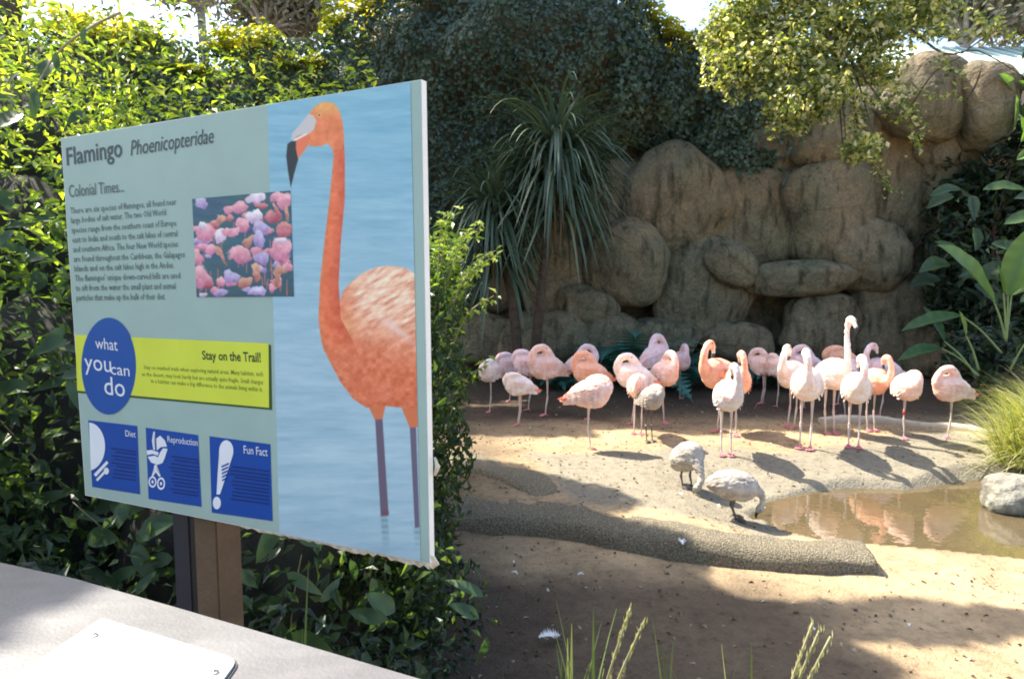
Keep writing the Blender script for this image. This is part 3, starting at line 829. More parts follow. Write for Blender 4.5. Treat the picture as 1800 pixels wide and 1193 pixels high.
loft_pts = [(a.x - 1, 21.5, zr), (b.x + 2, 21.5, zr), (b.x + 2, 26, zr + 2.1), (a.x - 1, 26, zr + 2.1)]
vs = [bm.verts.new(Vector(p) - Vector((16, 24, 0))) for p in loft_pts] 
vs2 = [bm.verts.new(Vector(p) - Vector((16, 24, .12))) for p in loft_pts]
bm.faces.new(vs); bm.faces.new(vs2[::-1])
for i in range(4): bm.faces.new((vs[i], vs2[i], vs2[(i + 1) % 4], vs[(i + 1) % 4]))
for kx in np.arange(a.x - 1, b.x + 2, .45):
    v = [Vector((kx, 21.5, zr + .03)), Vector((kx, 26, zr + 2.13))]
    loft(bm, [q - Vector((16, 24, 0)) for q in v], [.03, .03], 4)
bm_obj('roof', bm, M['roof'], shed)
bm = bmesh.new(); box_bm(bm, a.x - 17 + .5, b.x - 16 + 1, -2, 1.6, 0, zr - .08)
bm_obj('wall', bm, simple('shed_wall', (.4, .34, .26)), shed)

# ------------------------------------------------------------ sword-leaved plant
def strip(L, Wd, a0, bend, n=9, early=False):
    V, Fc = [], []
    x = z = 0.0; a = a0
    for i in range(n):
        t = i / (n - 1)
        w = Wd * .5 * (1 - t ** 2.2) * (.55 + .45 * min(1, t * 5)) + .001
        V += [(x, -w, z + w * .35), (x, 0, z), (x, w, z + w * .35)]
        x += math.cos(a) * L / (n - 1); z += math.sin(a) * L / (n - 1)
        a += bend * L / (n - 1) * ((2.6 * max(0, 1 - t * 1.6) + .1) if early else (.4 + 1.2 * t))
    for i in range(n - 1):
        k = i * 3
        Fc += [(k, k + 1, k + 4, k + 3), (k + 1, k + 2, k + 5, k + 4)]
    return V, Fc
def sword_plant(heads, base, label):
    t = empty('cordyline_plant', base, label=label, category='plant')
    b = Vector(base)
    bm = bmesh.new()
    for (c, n_, L) in heads:
        c = Vector(c)
        loft(bm, [Vector((c.x * .15 - b.x * .15, 0, -.1)), (c - b) * .5 + Vector((.04, 0, 0)), c - b], [.09, .075, .06], 8)
    bm_obj('trunk', bm, M['bark'], t, True)
    for (c, n_, L) in heads:
        c = Vector(c)
        var = []
        for i in range(12):
            el = R(85 - i * 11.5)
            LL = L * (.42 + .05 * i) * random.uniform(.85, 1.1)
            V, Fc = strip(LL, .058, el, -(1.5 + .12 * i) / LL if i > 3 else -.5 / LL, 12, i > 5)
            me = np_mesh('leaf', V, Fc, True, {'rnd': np.full(len(V), random.random())})
            me.materials.append(M['yucca']); var.append(me)
        for i in range(n_):
            kk = int((i / n_) ** .75 * 12)
            o = link('leaf', var[min(kk, 11)], None, t)
            o.location = c - b + Vector((0, 0, random.uniform(-.15, .15) - kk * .02))
            o.rotation_euler = (random.uniform(-.15, .15), random.uniform(-.1, .1), random.uniform(0, 6.28))
            s = random.uniform(.8, 1.1); o.scale = (s, s, s)
    V, Fc = [], []
    for (c, n_, L) in heads:
        for i in range(70):
            v, f_ = strip(L * random.uniform(.5, .95), .04, R(random.uniform(-60, -20)), -1.4, 6)
            az = random.uniform(0, 6.28); o_ = Vector(c) - b + Vector((0, 0, -.25)); k0 = len(V)
            for q in v:
                V.append((q[0] * math.cos(az) * .5 - q[1] * math.sin(az) + o_.x, q[0] * math.sin(az) * .5 + q[1] * math.cos(az) + o_.y, q[2] + o_.z))
            Fc += [tuple(k0 + j for j in g) for g in f_]
    V2, F2, R2 = [], [], []
    for (c, n_, L) in heads:
        for i in range(int(n_ * 3.4)):
            LL = L * random.uniform(.6, 1.08); e0 = random.uniform(-5, 80)
            v, f_ = strip(LL, .05, R(e0), -(R(e0 + random.uniform(45, 82)) / LL) / 1.05, 12, random.random() < .55)
            az = random.uniform(0, 6.28); o_ = Vector(c) - b + Vector((0, 0, .1 - 1.15 * random.random() ** 1.6)); k0 = len(V2); rv_ = random.random()
            for q in v:
                V2.append((q[0] * math.cos(az) - q[1] * math.sin(az) + o_.x, q[0] * math.sin(az) + q[1] * math.cos(az) + o_.y, q[2] + o_.z)); R2.append(rv_)
            F2 += [tuple(k0 + j for j in g) for g in f_]
    link('hanging_leaves', np_mesh('hanging_leaves', V2, F2, True, {'rnd': np.array(R2)}), M['yucca'], t, kind='stuff')
    link('dry_skirt', np_mesh('dry_skirt', V, Fc, True, {'rnd': rng.random(len(V))}), M['dry_leaf'], t, kind='stuff')
gb = at(925, 640, 10.9); gb.z = 0
sword_plant([(at(978, 262, 10.7), 150, 1.75), (at(868, 368, 10.9), 110, 1.5)], gb, 'two headed plant with long drooping sword leaves against the rock wall')

# ferns at the foot of the wall
def frond_mesh(L, seed):
    random.seed(seed)
    V, Fc = [], []
    n = 22; x = z = 0; a = R(62)
    for i in range(n):
        t = i / (n - 1)
        w = L * .17 * math.sin(math.pi * min(1, .12 + t * .88)) + .004
        for s_ in (-1, 1):
            if i == 0 and s_ == -1: V.append((x, 0, z)); prv = 0
            if s_ == -1: V.append((x + math.cos(a) * L / n, 0, z + math.sin(a) * L / n)); nxt = len(V) - 1
            V.append((x + w * .5, s_ * w, z - w * .15))
            Fc.append((prv, len(V) - 1, nxt) if s_ == 1 else (prv, nxt, len(V) - 1))
        prv = nxt
        x += math.cos(a) * L / n; z += math.sin(a) * L / n; a -= R(5.2)
    return np_mesh('frond', V, Fc, False, {'rnd': rng.random(len(V))})
fm = [frond_mesh(.8, s_) for s_ in range(3)]
random.seed(11)
for f_ in fm: f_.materials.append(M['fern'])
for (a, b, Y, s0, lab) in ((1108, 655, 11.2, 2.2, 'blue green fern in front of the round boulder'), (1372, 650, 11.2, 1.5, 'fern in the dark hollow below the flat boulder'), (1190, 660, 11.0, 1.5, 'small fern beside the larger one at the wall foot'),
                           (1300, 655, 11.0, .9, 'low fern between two larger ferns behind the birds'), (985, 655, 11.0, .8, 'small fern beneath the drooping sword leaves')):
    p = at(a, b, Y); p.z = 0
    t = empty('fern', p, label=lab, category='fern', group='ferns at the foot of the rock wall')
    for i in range(22):
        o = link('frond', random.choice(fm), None, t); s = s0 * random.uniform(.7, 1.1)
        o.scale = (s, s, s); o.rotation_euler = (random.uniform(-.25, .25), random.uniform(-.5, .25), i * 2.4)

# dark big-leaved thicket at the right
tb = []
for (a, b, Y, hw, hh) in ((1720, 420, 11.5, 90, 110), (1790, 330, 11.3, 60, 120), (1690, 520, 11.2, 60, 90), (1780, 540, 10.6, 90, 100), (1690, 330, 12.0, 70, 50), (1860, 220, 11.2, 60, 190), (1730, 630, 9.8, 60, 60)):
    c = at(a, b, Y); tb.append((tuple(c), (hw * Y / F, .6, hh * Y / F)))
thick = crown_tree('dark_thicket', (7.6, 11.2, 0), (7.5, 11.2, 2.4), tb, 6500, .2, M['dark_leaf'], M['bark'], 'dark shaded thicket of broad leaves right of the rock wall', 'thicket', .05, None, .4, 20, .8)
def paddle(name, p0, p1, wid, m, parent, org, sag=.12, nrm=(0, -.8, .5), stalk0=None, wave=.03, rv=.6):
    p0 = Vector(p0); p1 = Vector(p1); d = p1 - p0; L = d.length
    up = Vector(nrm).normalized(); side = d.cross(up).normalized(); up = side.cross(d).normalized()
    V, Fc, rr = [], [], []
    n = 13
    for i in range(n):
        t = i / (n - 1)
        w = wid * .5 * max(0.015, math.sin(math.pi * t ** .85)) ** .75
        c = p0 + d * t + Vector((0, 0, sag * L * math.sin(math.pi * t)))
        for s_, q in ((-1, 1), (-.5, .5), (0, 0), (.5, .5), (1, 1)):
            V.append(tuple(c + side * w * s_ + up * (abs(s_) * w * .45 + math.sin(t * 17 + s_) * wave * wid * abs(s_)) - org)); rr.append(np.clip(rv + .25 * math.sin(t * 40) * abs(s_) - (.25 if s_ == 0 else 0), 0, 1))
    for i in range(n - 1):
        for j in range(4):
            k = i * 5 + j; Fc.append((k, k + 1, k + 6, k + 5))
    o = link(name, np_mesh(name, V, Fc, True, {'rnd': np.array(rr)}), m, parent)
    if stalk0 is not None:
        branches('stalk', [([Vector(stalk0) - org, (Vector(stalk0) + p0) / 2 - org + Vector((0, 0, .04)), p0 - org], .015, .010)], M['strel_st'], parent, 6)
    return o
M['strel_st'] = simple('stalk_green', (.16, .24, .08), (.12, .18, .06), 10, .5, 30, .1)
sb = at(1768, 720, 8.6); sb.z = 0
bop = empty('paddle_leaf_plant', sb, label='upright plant with large sunlit paddle leaves right of the flamingos', category='plant')
st = at(1768, 600, 8.6)
paddle('leaf', at(1748, 532, 8.6), at(1648, 430, 8.4), .36, M['strel'], bop, sb, .05, (.3, -.7, .6), st, rv=.75)
paddle('leaf', at(1772, 520, 8.6), at(1822, 395, 8.5), .34, M['strel'], bop, sb, .05, (-.6, -.7, .2), st, rv=.7)
paddle('leaf', at(1764, 515, 8.6), at(1754, 466, 8.6), .11, M['strel'], bop, sb, 0, (.8, -.4, .2), st, rv=.9)
paddle('leaf', at(1778, 520, 8.7), at(1860, 470, 8.6), .3, M['strel'], bop, sb, .1, (0, -.5, .9), st, rv=.8)
paddle('leaf', at(1690, 555, 8.7), at(1584, 582, 8.9), .20, M['strel'], bop, sb, .06, (0, -.6, .8), at(1760, 620, 8.7), rv=.1)
paddle('leaf', at(1698, 590, 8.7), at(1686, 546, 8.6), .10, M['strel'], bop, sb, .0, (.5, -.8, .2), at(1720, 650, 8.7), rv=.9)
paddle('leaf', at(1660, 600, 8.8), at(1622, 538, 9.0), .18, M['strel'], bop, sb, .03, (.4, -.8, .5), at(1716, 660, 8.7), rv=.0)
paddle('leaf', at(1655, 612, 8.8), at(1578, 634, 8.9), .18, M['strel'], bop, sb, .08, (.0, -.6, .8), at(1720, 660, 8.7), rv=.0)
paddle('leaf', at(1820, 580, 8.6), at(1880, 560, 8.5), .25, M['strel'], bop, sb, .08, (.0, -.6, .8), at(1775, 650, 8.7), rv=.3)
fan = empty('broad_leaf_shrub', at(1800, 560, 10.6), label='shaded shrub with broad grey green leaves behind the paddle leaf plant', category='shrub')
fo = fan.location.copy()
for i in range(26):
    a = random.uniform(1640, 1810); b = random.uniform(330, 600); Y = random.uniform(10.0, 10.8)
    p0 = at(a, b, Y); an = random.uniform(-2.8, .3)
    p1 = p0 + Vector((math.cos(an) * .6, -.15, math.sin(an) * .45 + .1))
    paddle('leaf', p0, p1, random.uniform(.14, .26), M['hedge_big'] if i % 2 else M['dark_leaf'], fan, fo, .08, (random.uniform(-.4, .4), -.7, .7), None, rv=random.uniform(.3, 1))
hb = at(1796, 200, 11.0)
bright = empty('sunlit_shrub', (hb.x, hb.y, 3.2), label='bright green leaves beside the egg shaped boulder at the right edge', category='shrub')
bo_ = Vector((hb.x, hb.y, 3.2))
for i in range(14):
    p0 = at(random.uniform(1780, 1850), random.uniform(150, 300), 11.0 + random.uniform(-.3, .3)); an = random.uniform(.2, 2.9)
    paddle('leaf', p0, p0 + Vector((math.cos(an) * .4, -.1, math.sin(an) * .5)), .16, M['strel'], bright, bo_, .05, (random.uniform(-.5, .5), -.7, .5), None, rv=.8)

# ------------------------------------------------------------ fine grass clump on the right bank
def blades(name, base_c, n_, Lr, wd, spread, m, lean=(0, 0), nseg=6, seed=1, r0=.15, bend=(1.0, 2.4), parent=None, rndf=None):
    rg = np.random.default_rng(seed)
    V = np.zeros((n_, nseg, 2, 3)); rr = np.zeros((n_, nseg, 2))
    az = rg.uniform(0, 2 * np.pi, n_); L = rg.uniform(*Lr, n_); el = np.pi / 2 - np.abs(rg.normal(0, spread, n_))
    b = rg.uniform(*bend, n_)
    rad = r0 * np.sqrt(rg.random(n_)); a2 = rg.uniform(0, 2 * np.pi, n_)
    x = base_c[0] + rad * np.cos(a2); y = base_c[1] + rad * np.sin(a2); z = np.full(n_, base_c[2])
    sx, sy = -np.sin(az + rg.normal(0, .8, n_)), np.cos(az)
    cr_ = rg.random(n_) if rndf is None else rndf(rg, n_)
    for i in range(nseg):
        t = i / (nseg - 1); w = wd * .5 * (1 - t ** 1.6) + .0004
        V[:, i, 0] = np.stack([x - sx * w, y - sy * w, z], 1); V[:, i, 1] = np.stack([x + sx * w, y + sy * w, z], 1)
        rr[:, i] = cr_[:, None]
        x = x + np.cos(el) * np.cos(az) * L / (nseg - 1) + lean[0] * L / nseg * t; y = y + np.cos(el) * np.sin(az) * L / (nseg - 1) + lean[1] * L / nseg * t; z = z + np.sin(el) * L / (nseg - 1)
        el = el - b * L / (nseg - 1) * (.5 + t)
    i0 = np.arange(n_)[:, None, None] * nseg * 2 + np.arange(nseg - 1)[None, :, None] * 2
    Fc = (i0 + np.array([0, 1, 3, 2])[None, None]).reshape(-1, 4)
    return link(name, np_mesh(name, V.reshape(-1, 3), Fc, True, {'rnd': rr.reshape(-1)}), m, parent)
gp = atz(1872, 822, -.05)
gc = empty('grass_clump', gp, label='big feathery clump of sunlit yellow green grass at the right edge', category='grass')
for (dx, dy, n_, Ll, seed) in ((-.05, .0, 2600, (.5, 1.15), 3), (.35, .25, 2200, (.5, 1.25), 4), (-.28, .15, 900, (.35, .85), 5), (-.15, -.2, 900, (.25, .6), 6)):
    o = blades('blades', (dx, dy, 0), n_, Ll, .009, .55, M['grass'], (-.05, -.05), 6, seed, .24, (.8, 2.4), gc); o['kind'] = 'stuff'

# grass stems sticking up in front, one per tuft
def tuft(px, py_top, Y, n_, hgt, lab, seed, spread=.22, wd=.015, sunl=False, tips=None):
    tp = at(px, py_top, Y); z0 = -.15
    base = Vector((tp.x, Y, z0))
    t = empty('grass_tuft', base, label=lab, category='grass', group='grass tufts along the bottom of the picture')
    Hh = tp.z - z0
    random.seed(seed)
    for i in range(n_):
        L = Hh * (1.0 if i == 0 else random.uniform(.55, .98))
        V, Fc = strip(L, wd * random.uniform(.7, 1.2), R(90 - abs(random.gauss(0, 9))), -random.uniform(.02, .35) / L, 8)
        me = np_mesh('blade', V, Fc, True, {'rnd': np.full(len(V), random.uniform(.2, .9) if not sunl else random.uniform(.6, 1))})
        o = link('blade', me, M['reed'], t); o.rotation_euler = (0, 0, random.uniform(0, 6.28)); o.location = (random.uniform(-.03, .03), random.uniform(-.03, .03), 0)
    for (a, b) in (tips or []):
        e = at(a, b, Y) - base
        branches('seed_stem', [([Vector((0, 0, 0)), Vector((e.x * .35, 0, e.z * .55)), e], .0055, .004)], M['twig'], t, 5)
        sp_, sn_ = [], []
        for q in range(44):
            u = random.uniform(.68, 1.02); sp_.append((e.x * (u ** 1.6) + random.uniform(-.008, .008), random.uniform(-.008, .008), e.z * u)); sn_.append((random.uniform(-1, 1), -1, .2))
        link('seed_head', leaves_mesh('seed_head', sp_, sn_, .03, .16, .2, .1, rng.uniform(.9, 1, 44), updir=np.tile([e.x * 4, 0, e.z * 4], (44, 1))), M['reed'], t, kind='stuff')
tuft(1040, 1062, 2.5, 9, 0, 'dark blades left of the seed stems at the bottom', 1)
tuft(1000, 1082, 2.6, 8, 0, 'short dark blades furthest left in the bottom grass', 2)
tuft(1030, 1080, 2.4, 3, 0, 'pale forked seed stems near the middle bottom', 3, tips=[(1108, 1068), (1132, 1092)])
tuft(1182, 1102, 2.5, 4, 0, 'single thin blades standing between the two seed stems', 4)
tuft(1282, 1135, 2.5, 2, 0, 'thin solitary blade right of the middle bottom', 5)
tuft(1335, 1112, 2.3, 3, 0, 'upright light green blades left of the sunlit seed heads', 6, sunl=True)
tuft(1335, 1150, 2.2, 3, 0, 'sunlit forked seed heads at the bottom right', 7, sunl=True, tips=[(1428, 1094), (1460, 1118), (1440, 1108)])
tuft(500, 1010, 2.1, 4, 0, 'long blades beside the sign post', 8)
tuft(690, 1130, 1.9, 4, 0, 'short blades just above the rail', 9)
tuft(1880, 1150, 2.4, 4, 0, 'blades at the bottom right corner', 10)
random.seed(5)

# litter and pebbles
n_ = 2600
lx = rng.uniform(-.6, 5.5, n_); ly = 2.5 + rng.random(n_) ** 1.2 * 7.5
kk = pond_in_d(lx, ly) > .1; lx, ly = lx[kk], ly[kk]
lz = ground_h(lx, ly) + .006
o = link('leaf_litter', leaves_mesh('leaf_litter', np.stack([lx, ly, lz], 1), np.tile([0, 0, 1.], (len(lx), 1)) + rng.normal(size=(len(lx), 3)) * .35, rng.uniform(.012, .045, len(lx)), .5, .3, .3), 
     leafmat('litter', [(0, (.05, .03, .018)), (.6, (.16, .11, .06)), (.92, (.3, .24, .16)), (1, (.75, .72, .68))], .05, .8), kind='stuff', label='dry leaf litter and down scattered over the sand')
bm = bmesh.new()
for i in range(170):
    x = random.uniform(-.3, 5.4); y = random.uniform(2.6, 8.5)
    if float(pond_in_d(np.array([x]), np.array([y]))[0]) < .08: continue
    s = random.uniform(.003, .011) * (1 + .08 * y)
    mt = Matrix.Translation((x, y, float(ground_h(np.array([x]), np.array([y]))[0]) + s * .3)) @ Matrix.Rotation(random.uniform(0, 6), 4, 'Z') @ Matrix.Diagonal((s, s * random.uniform(.6, 1), s * .6, 1))
    bmesh.ops.create_icosphere(bm, subdivisions=1, radius=1, matrix=mt)
bm_obj('pebbles', bm, simple('pebble', (.30, .23, .15), (.16, .12, .08), 3), None, False, kind='stuff', label='small pebbles and clods scattered on the sand')
# a few downy white feathers
M['down'] = simple('down_white', (.82, .80, .76), (.7, .68, .64), 30, .9, 90, .5)
def feather(px, py, z, s, lab):
    p = atz(px, py, z)
    bm = bmesh.new()
    for i in range(26):
        t = i / 25; w = s * .32 * math.sin(math.pi * (.1 + .88 * t)) 
        for sd_ in (-1, 1):
            a_ = Vector((s * (t - .5), 0, .012 * math.sin(t * 3))); 
            bm.faces.new([bm.verts.new(a_), bm.verts.new(a_ + Vector((s * .08, sd_ * w, random.uniform(0, .02)))), bm.verts.new(a_ + Vector((s * .045, 0, .002)))])
    o = bm_obj('feather', bm, M['down'], None, False, label=lab, category='feather', group='white feathers on the ground'); o.location = p; o.rotation_euler = (.2, random.uniform(-.3, .3), random.uniform(0, 3))
feather(1198, 953, -.02, .10, 'white downy feather lying on top of the pool edging')
feather(1262, 890, -.10, .05, 'small white feather near the feet of the grey chick')
feather(965, 1118, -.13, .13, 'pale feather lying in the shaded ground at the bottom')
feather(1020, 1010, -.13, .045, 'tiny feather on the shaded soil below the edging')
feather(905, 1008, -.13, .05, 'tiny feather at the left of the shaded soil')
feather(1340, 893, -.13, .05, 'small feather at the left end of the pond')

# ------------------------------------------------------------ flamingos
def birdmat(name):
    m, nt, bs = new_mat(name)
    oi = nd(nt, 'ShaderNodeObjectInfo')
    tc, no, cr = noise_ramp(nt, 9, [(0.34, (1.0, .76, .66)), (0.5, (1, 1, 1)), (0.66, (1.12, 1.22, 1.3))], 8, .65)
    mx = nd(nt, 'ShaderNodeMix'); mx.data_type = 'RGBA'; mx.blend_type = 'MULTIPLY'; mx.inputs[0].default_value = 1
    nt.links.new(oi.outputs['Color'], mx.inputs[6]); nt.links.new(cr.outputs[0], mx.inputs[7])
    nt.links.new(mx.outputs[2], bs.inputs['Base Color'])
    bs.inputs['Roughness'].default_value = .8; bs.inputs['Specular IOR Level'].default_value = .15
    bs.inputs['Subsurface Weight'].default_value = .35; bs.inputs['Subsurface Radius'].default_value = (1, .55, .4); bs.inputs['Subsurface Scale'].default_value = .05
    # feather relief
    mp = nd(nt, 'ShaderNodeMapping'); mp.inputs['Scale'].default_value = (14, 55, 40)
    n2 = nd(nt, 'ShaderNodeTexNoise'); n2.inputs['Scale'].default_value = 1.0; n2.inputs['Detail'].default_value = 4
    nt.links.new(tc.outputs['Object'], mp.inputs[0]); nt.links.new(mp.outputs[0], n2.inputs['Vector'])
    b = nd(nt, 'ShaderNodeBump'); b.inputs['Strength'].default_value = .55; b.inputs['Distance'].default_value = .02
    nt.links.new(n2.outputs['Fac'], b.inputs['Height']); nt.links.new(b.outputs[0], bs.inputs['Normal'])
    return m
M['bird'] = birdmat('plumage')
M['chick'] = simple('chick_down', (.56, .50, .43), (.28, .25, .22), 8, .95, 90, .7, .015, spec=.1)
M['bill_b'] = simple('bill_black', (.02, .02, .02), (.03, .03, .03), 10, .35, 10, 0)
M['bill_p'] = simple('bill_pale', (.7, .62, .56), (.65, .5, .45), 10, .4, 10, 0)
M['leg'] = simple('leg_pale', (.62, .52, .46), (.55, .42, .38), 10, .6, 10, .1)
M['joint'] = simple('leg_joint', (.62, .36, .33), (.66, .42, .38), 10, .6, 10, .1)
M['foot'] = simple('foot_pink', (.70, .22, .28), (.6, .2, .22), 10, .6, 10, .1)
M['dleg'] = simple('leg_dark', (.10, .09, .085), (.06, .055, .05), 10, .6, 10, .1)
M['eye'] = simple('eye_dark', (.02, .015, .01), (.03, .02, .01), 10, .2, 10, 0)
M['band'] = flat('leg_band_red', (.6, .05, .04), .4)

POSE = {  # neck rows: x, y, z, radius ; last rows are the head.  bill rows: x, y, z, r
 'sleep': dict(neck=[(.15, 0, .68, .12), (.225, .01, .73, .08), (.235, .03, .81, .054), (.18, .04, .88, .048), (.10, .045, .90, .050), (.03, .04, .88, .056), (-.06, .03, .81, .045), (-.11, .02, .78, .022)], bill=None, eye=(.03, .093, .895)),
 'flat': dict(neck=[(.15, 0, .67, .12), (.22, .02, .71, .085), (.225, .04, .76, .062), (.17, .06, .80, .056), (.09, .065, .812, .056), (.02, .055, .80, .055), (-.04, .04, .78, .035)], bill=None, eye=(.03, .11, .815)),
 'up': dict(neck=[(.17, 0, .66, .11), (.25, 0, .74, .062), (.275, .0, .85, .040), (.255, .0, .98, .034), (.24, 0, 1.10, .032), (.25, 0, 1.19, .034), (.285, 0, 1.235, .046), (.33, 0, 1.225, .040), (.365, 0, 1.19, .024)],
            bill=[(.355, 0, 1.205, .024), (.385, 0, 1.175, .022), (.40, 0, 1.14, .018), (.395, 0, 1.11, .006)], eye=(.30, .043, 1.24)),
 'preen': dict(neck=[(.17, 0, .66, .11), (.25, .02, .72, .075), (.285, .05, .80, .052), (.285, .06, .90, .044), (.24, .05, .97, .042), (.18, .03, .985, .050), (.14, .02, .955, .042), (.12, .015, .915, .026)],
               bill=[(.125, .015, .93, .024), (.11, .01, .89, .022), (.12, .01, .855, .017), (.145, .01, .84, .006)], eye=(.175, .075, .995)),
 'curl': dict(neck=[(.17, 0, .66, .11), (.26, .02, .68, .08), (.305, .03, .74, .056), (.325, .03, .83, .042), (.32, .02, .925, .040), (.28, 0, .98, .044), (.235, -.01, .965, .044), (.205, -.01, .92, .034)],
              bill=[(.215, -.01, .935, .024), (.20, -.01, .89, .022), (.215, -.01, .855, .016), (.24, -.01, .84, .006)], eye=(.25, .036, .98)),
 'low': dict(neck=[(.17, 0, .64, .11), (.25, .02, .72, .062), (.32, .03, .79, .044), (.37, .02, .80, .038), (.40, .0, .74, .036), (.39, -.01, .66, .044), (.36, -.01, .60, .034)],
             bill=[(.365, -.01, .615, .024), (.345, -.01, .57, .022), (.32, -.01, .54, .016), (.30, -.01, .535, .006)], eye=(.40, .035, .66)),
}
BODY = [(-.40, 0, .545, .012, .010), (-.34, 0, .565, .045, .028), (-.25, 0, .598, .09, .078), (-.14, 0, .628, .135, .135), (-.02, 0, .645, .162, .168), (.09, 0, .655, .165, .17), (.17, 0, .66, .135, .15), (.23, 0, .66, .085, .10), (.262, 0, .66, .03, .03)]

def remesh_obj(name, bm, voxel, m, parent, amp=.004, sm=4, fr=22):
    me = bpy.data.meshes.new('tmp'); bmesh.ops.recalc_face_normals(bm, faces=bm.faces); bm.to_mesh(me); bm.free()
    o = bpy.data.objects.new('tmp', me); COL.objects.link(o)
    r = o.modifiers.new('r', 'REMESH'); r.mode = 'VOXEL'; r.voxel_size = voxel
    s = o.modifiers.new('s', 'SMOOTH'); s.iterations = sm; s.factor = .5
    dg = bpy.context.evaluated_depsgraph_get(); dg.update()
    m2 = bpy.data.meshes.new_from_object(o.evaluated_get(dg))
    bpy.data.objects.remove(o); bpy.data.meshes.remove(me)
    n = len(m2.vertices); co = np.empty(n * 3, np.float32); no = np.empty(n * 3, np.float32)
    m2.vertices.foreach_get('co', co); m2.vertices.foreach_get('normal', no)
    co = co.reshape(-1, 3); no = no.reshape(-1, 3)
    d = (vn(co[:, 0] * fr, co[:, 2] * fr * 1.4 + co[:, 1] * fr, 3) - .5) * 2 * amp + (vn(co[:, 0] * fr * 2.3 + co[:, 1] * 30, co[:, 2] * fr * 2.2, 5) - .5) * amp
    co += no * d[:, None]
    m2.vertices.foreach_set('co', co.ravel())
    m2.polygons.foreach_set('use_smooth', np.ones(len(m2.polygons), bool))
    m2.materials.clear(); m2.materials.append(m)
    return link(name, m2, None, parent)

def leg_bm(x, y, top, z0=0, r=.0095, bend=.02):
    bm = bmesh.new()
    P = [(x - .01, y, top + .05), (x - .015, y, top - .02), (x - bend, y, top * .62 + z0), (x - bend, y, top * .52), (x - bend, y, top * .47), (x + .005, y, .22 * top), (x + .01, y, .025)]
    rr = [.030, .020, r * 1.15, r * 1.1, r * 1.6, r, r * 1.05]
    q = smooth_path([(*p, w) for p, w in zip(P, rr)], 3)
    loft(bm, [Vector(v[:3]) for v in q], [v[3] for v in q], 7)
    return bm
def foot_bm(x, y):
    bm = bmesh.new()
    c = Vector((x + .005, y, .028))
    toes = []
    for a in (-32, 0, 32):
        e = Vector((x + .01 + .088 * math.cos(R(a)), y + .088 * math.sin(R(a)), .006)); toes.append(e)
        loft(bm, [c, c.lerp(e, .5) + Vector((0, 0, .002)), e], [.010, .007, .004], 5)
    loft(bm, [c, Vector((x - .03, y, .008))], [.008, .004], 5)
    for a, b in zip(toes, toes[1:]):
        mid = (a + b) / 2 * .92 + c * .08
        v = [bm.verts.new(p + Vector((0, 0, dz))) for dz in (0.003, -.003) for p in (c - Vector((0, 0, .012)), a, mid, b)]
        bm.faces.new(v[:4]); bm.faces.new(v[4:][::-1])
        for i in range(4): bm.faces.new((v[i], v[i + 4], v[4 + (i + 1) % 4], v[(i + 1) % 4]))
    return bm
def wing_bm(side, tint=0):
    """folded wing: a shell of overlapping covert feathers ending in long flight feathers"""
    bm = bmesh.new()
    rows = [(.14, .70, 5, .11), (.06, .715, 6, .13), (-.03, .71, 6, .15), (-.11, .69, 6, .16), (-.19, .665, 5, .17)]
    for ri, (x0, zt, k, L) in enumerate(rows):
        for j in range(k):
            u = j / (k - 1)
            z = zt - u * .155 * (1 - ri * .10)
            # width of the body at this x
            bw = np.interp(x0, [b[0] for b in BODY], [b[3] for b in BODY]); bh = np.interp(x0, [b[0] for b in BODY], [b[4] for b in BODY]); bz = np.interp(x0, [b[0] for b in BODY], [b[2] for b in BODY])
            q = min(1, abs(z - bz) / max(bh, .01)); y = bw * math.sqrt(max(0, 1 - q * q)) + .001 + .002 * (len(rows) - ri)
            a = Vector((x0, side * y, z)); 
            x1 = x0 - L; bw1 = np.interp(x1, [b[0] for b in BODY], [b[3] for b in BODY])
            e = Vector((x1, side * (max(bw1 * math.sqrt(max(0, 1 - (q * .8) ** 2)), .03) + .003), z - L * .30 - .01))
            sdv = Vector((-.3, 0, 1)).normalized(); w = .022
            m_ = a.lerp(e, .55) + Vector((0, side * .006, 0))
            vs_ = [bm.verts.new(v) for v in (a, m_ + sdv * w, e, m_ - sdv * w, m_ + Vector((0, side * .004, 0)))]
            for t_ in ((0, 1, 4), (1, 2, 4), (2, 3, 4), (3, 0, 4)): bm.faces.new([vs_[t] for t in t_])
    return bm
def flight_bm(side):
    bm = bmesh.new()
    for j in range(7):
        a = Vector((-.10 - .012 * j, side * (.125 - .006 * j), .60 + .006 * j)); e = Vector((-.34 - .016 * j, side * .03, .525 + .008 * j))
        m_ = a.lerp(e, .5) + Vector((0, side * .012, -.01)); sdv = Vector((.1, 0, 1)) * .016
        vs_ = [bm.verts.new(v) for v in (a, m_ + sdv, e, m_ - sdv, m_ + Vector((0, side * .004, 0)))]
        for t_ in ((0, 1, 4), (1, 2, 4), (2, 3, 4), (3, 0, 4)): bm.faces.new([vs_[t] for t in t_])
    return bm
M['flight'] = simple('flight_red', (.72, .22, .15), (.78, .32, .22), 9, .7, 60, .3)
TINT = {'w': (.88, .72, .63), 'o': (.87, .46, .31), 'p': (.87, .58, .48), 'l': (.78, .56, .55), 'j': (.40, .35, .30), 'g': (.66, .58, .56)}  # lilac and grey tints also paint shade onto those birds
_cache = {}
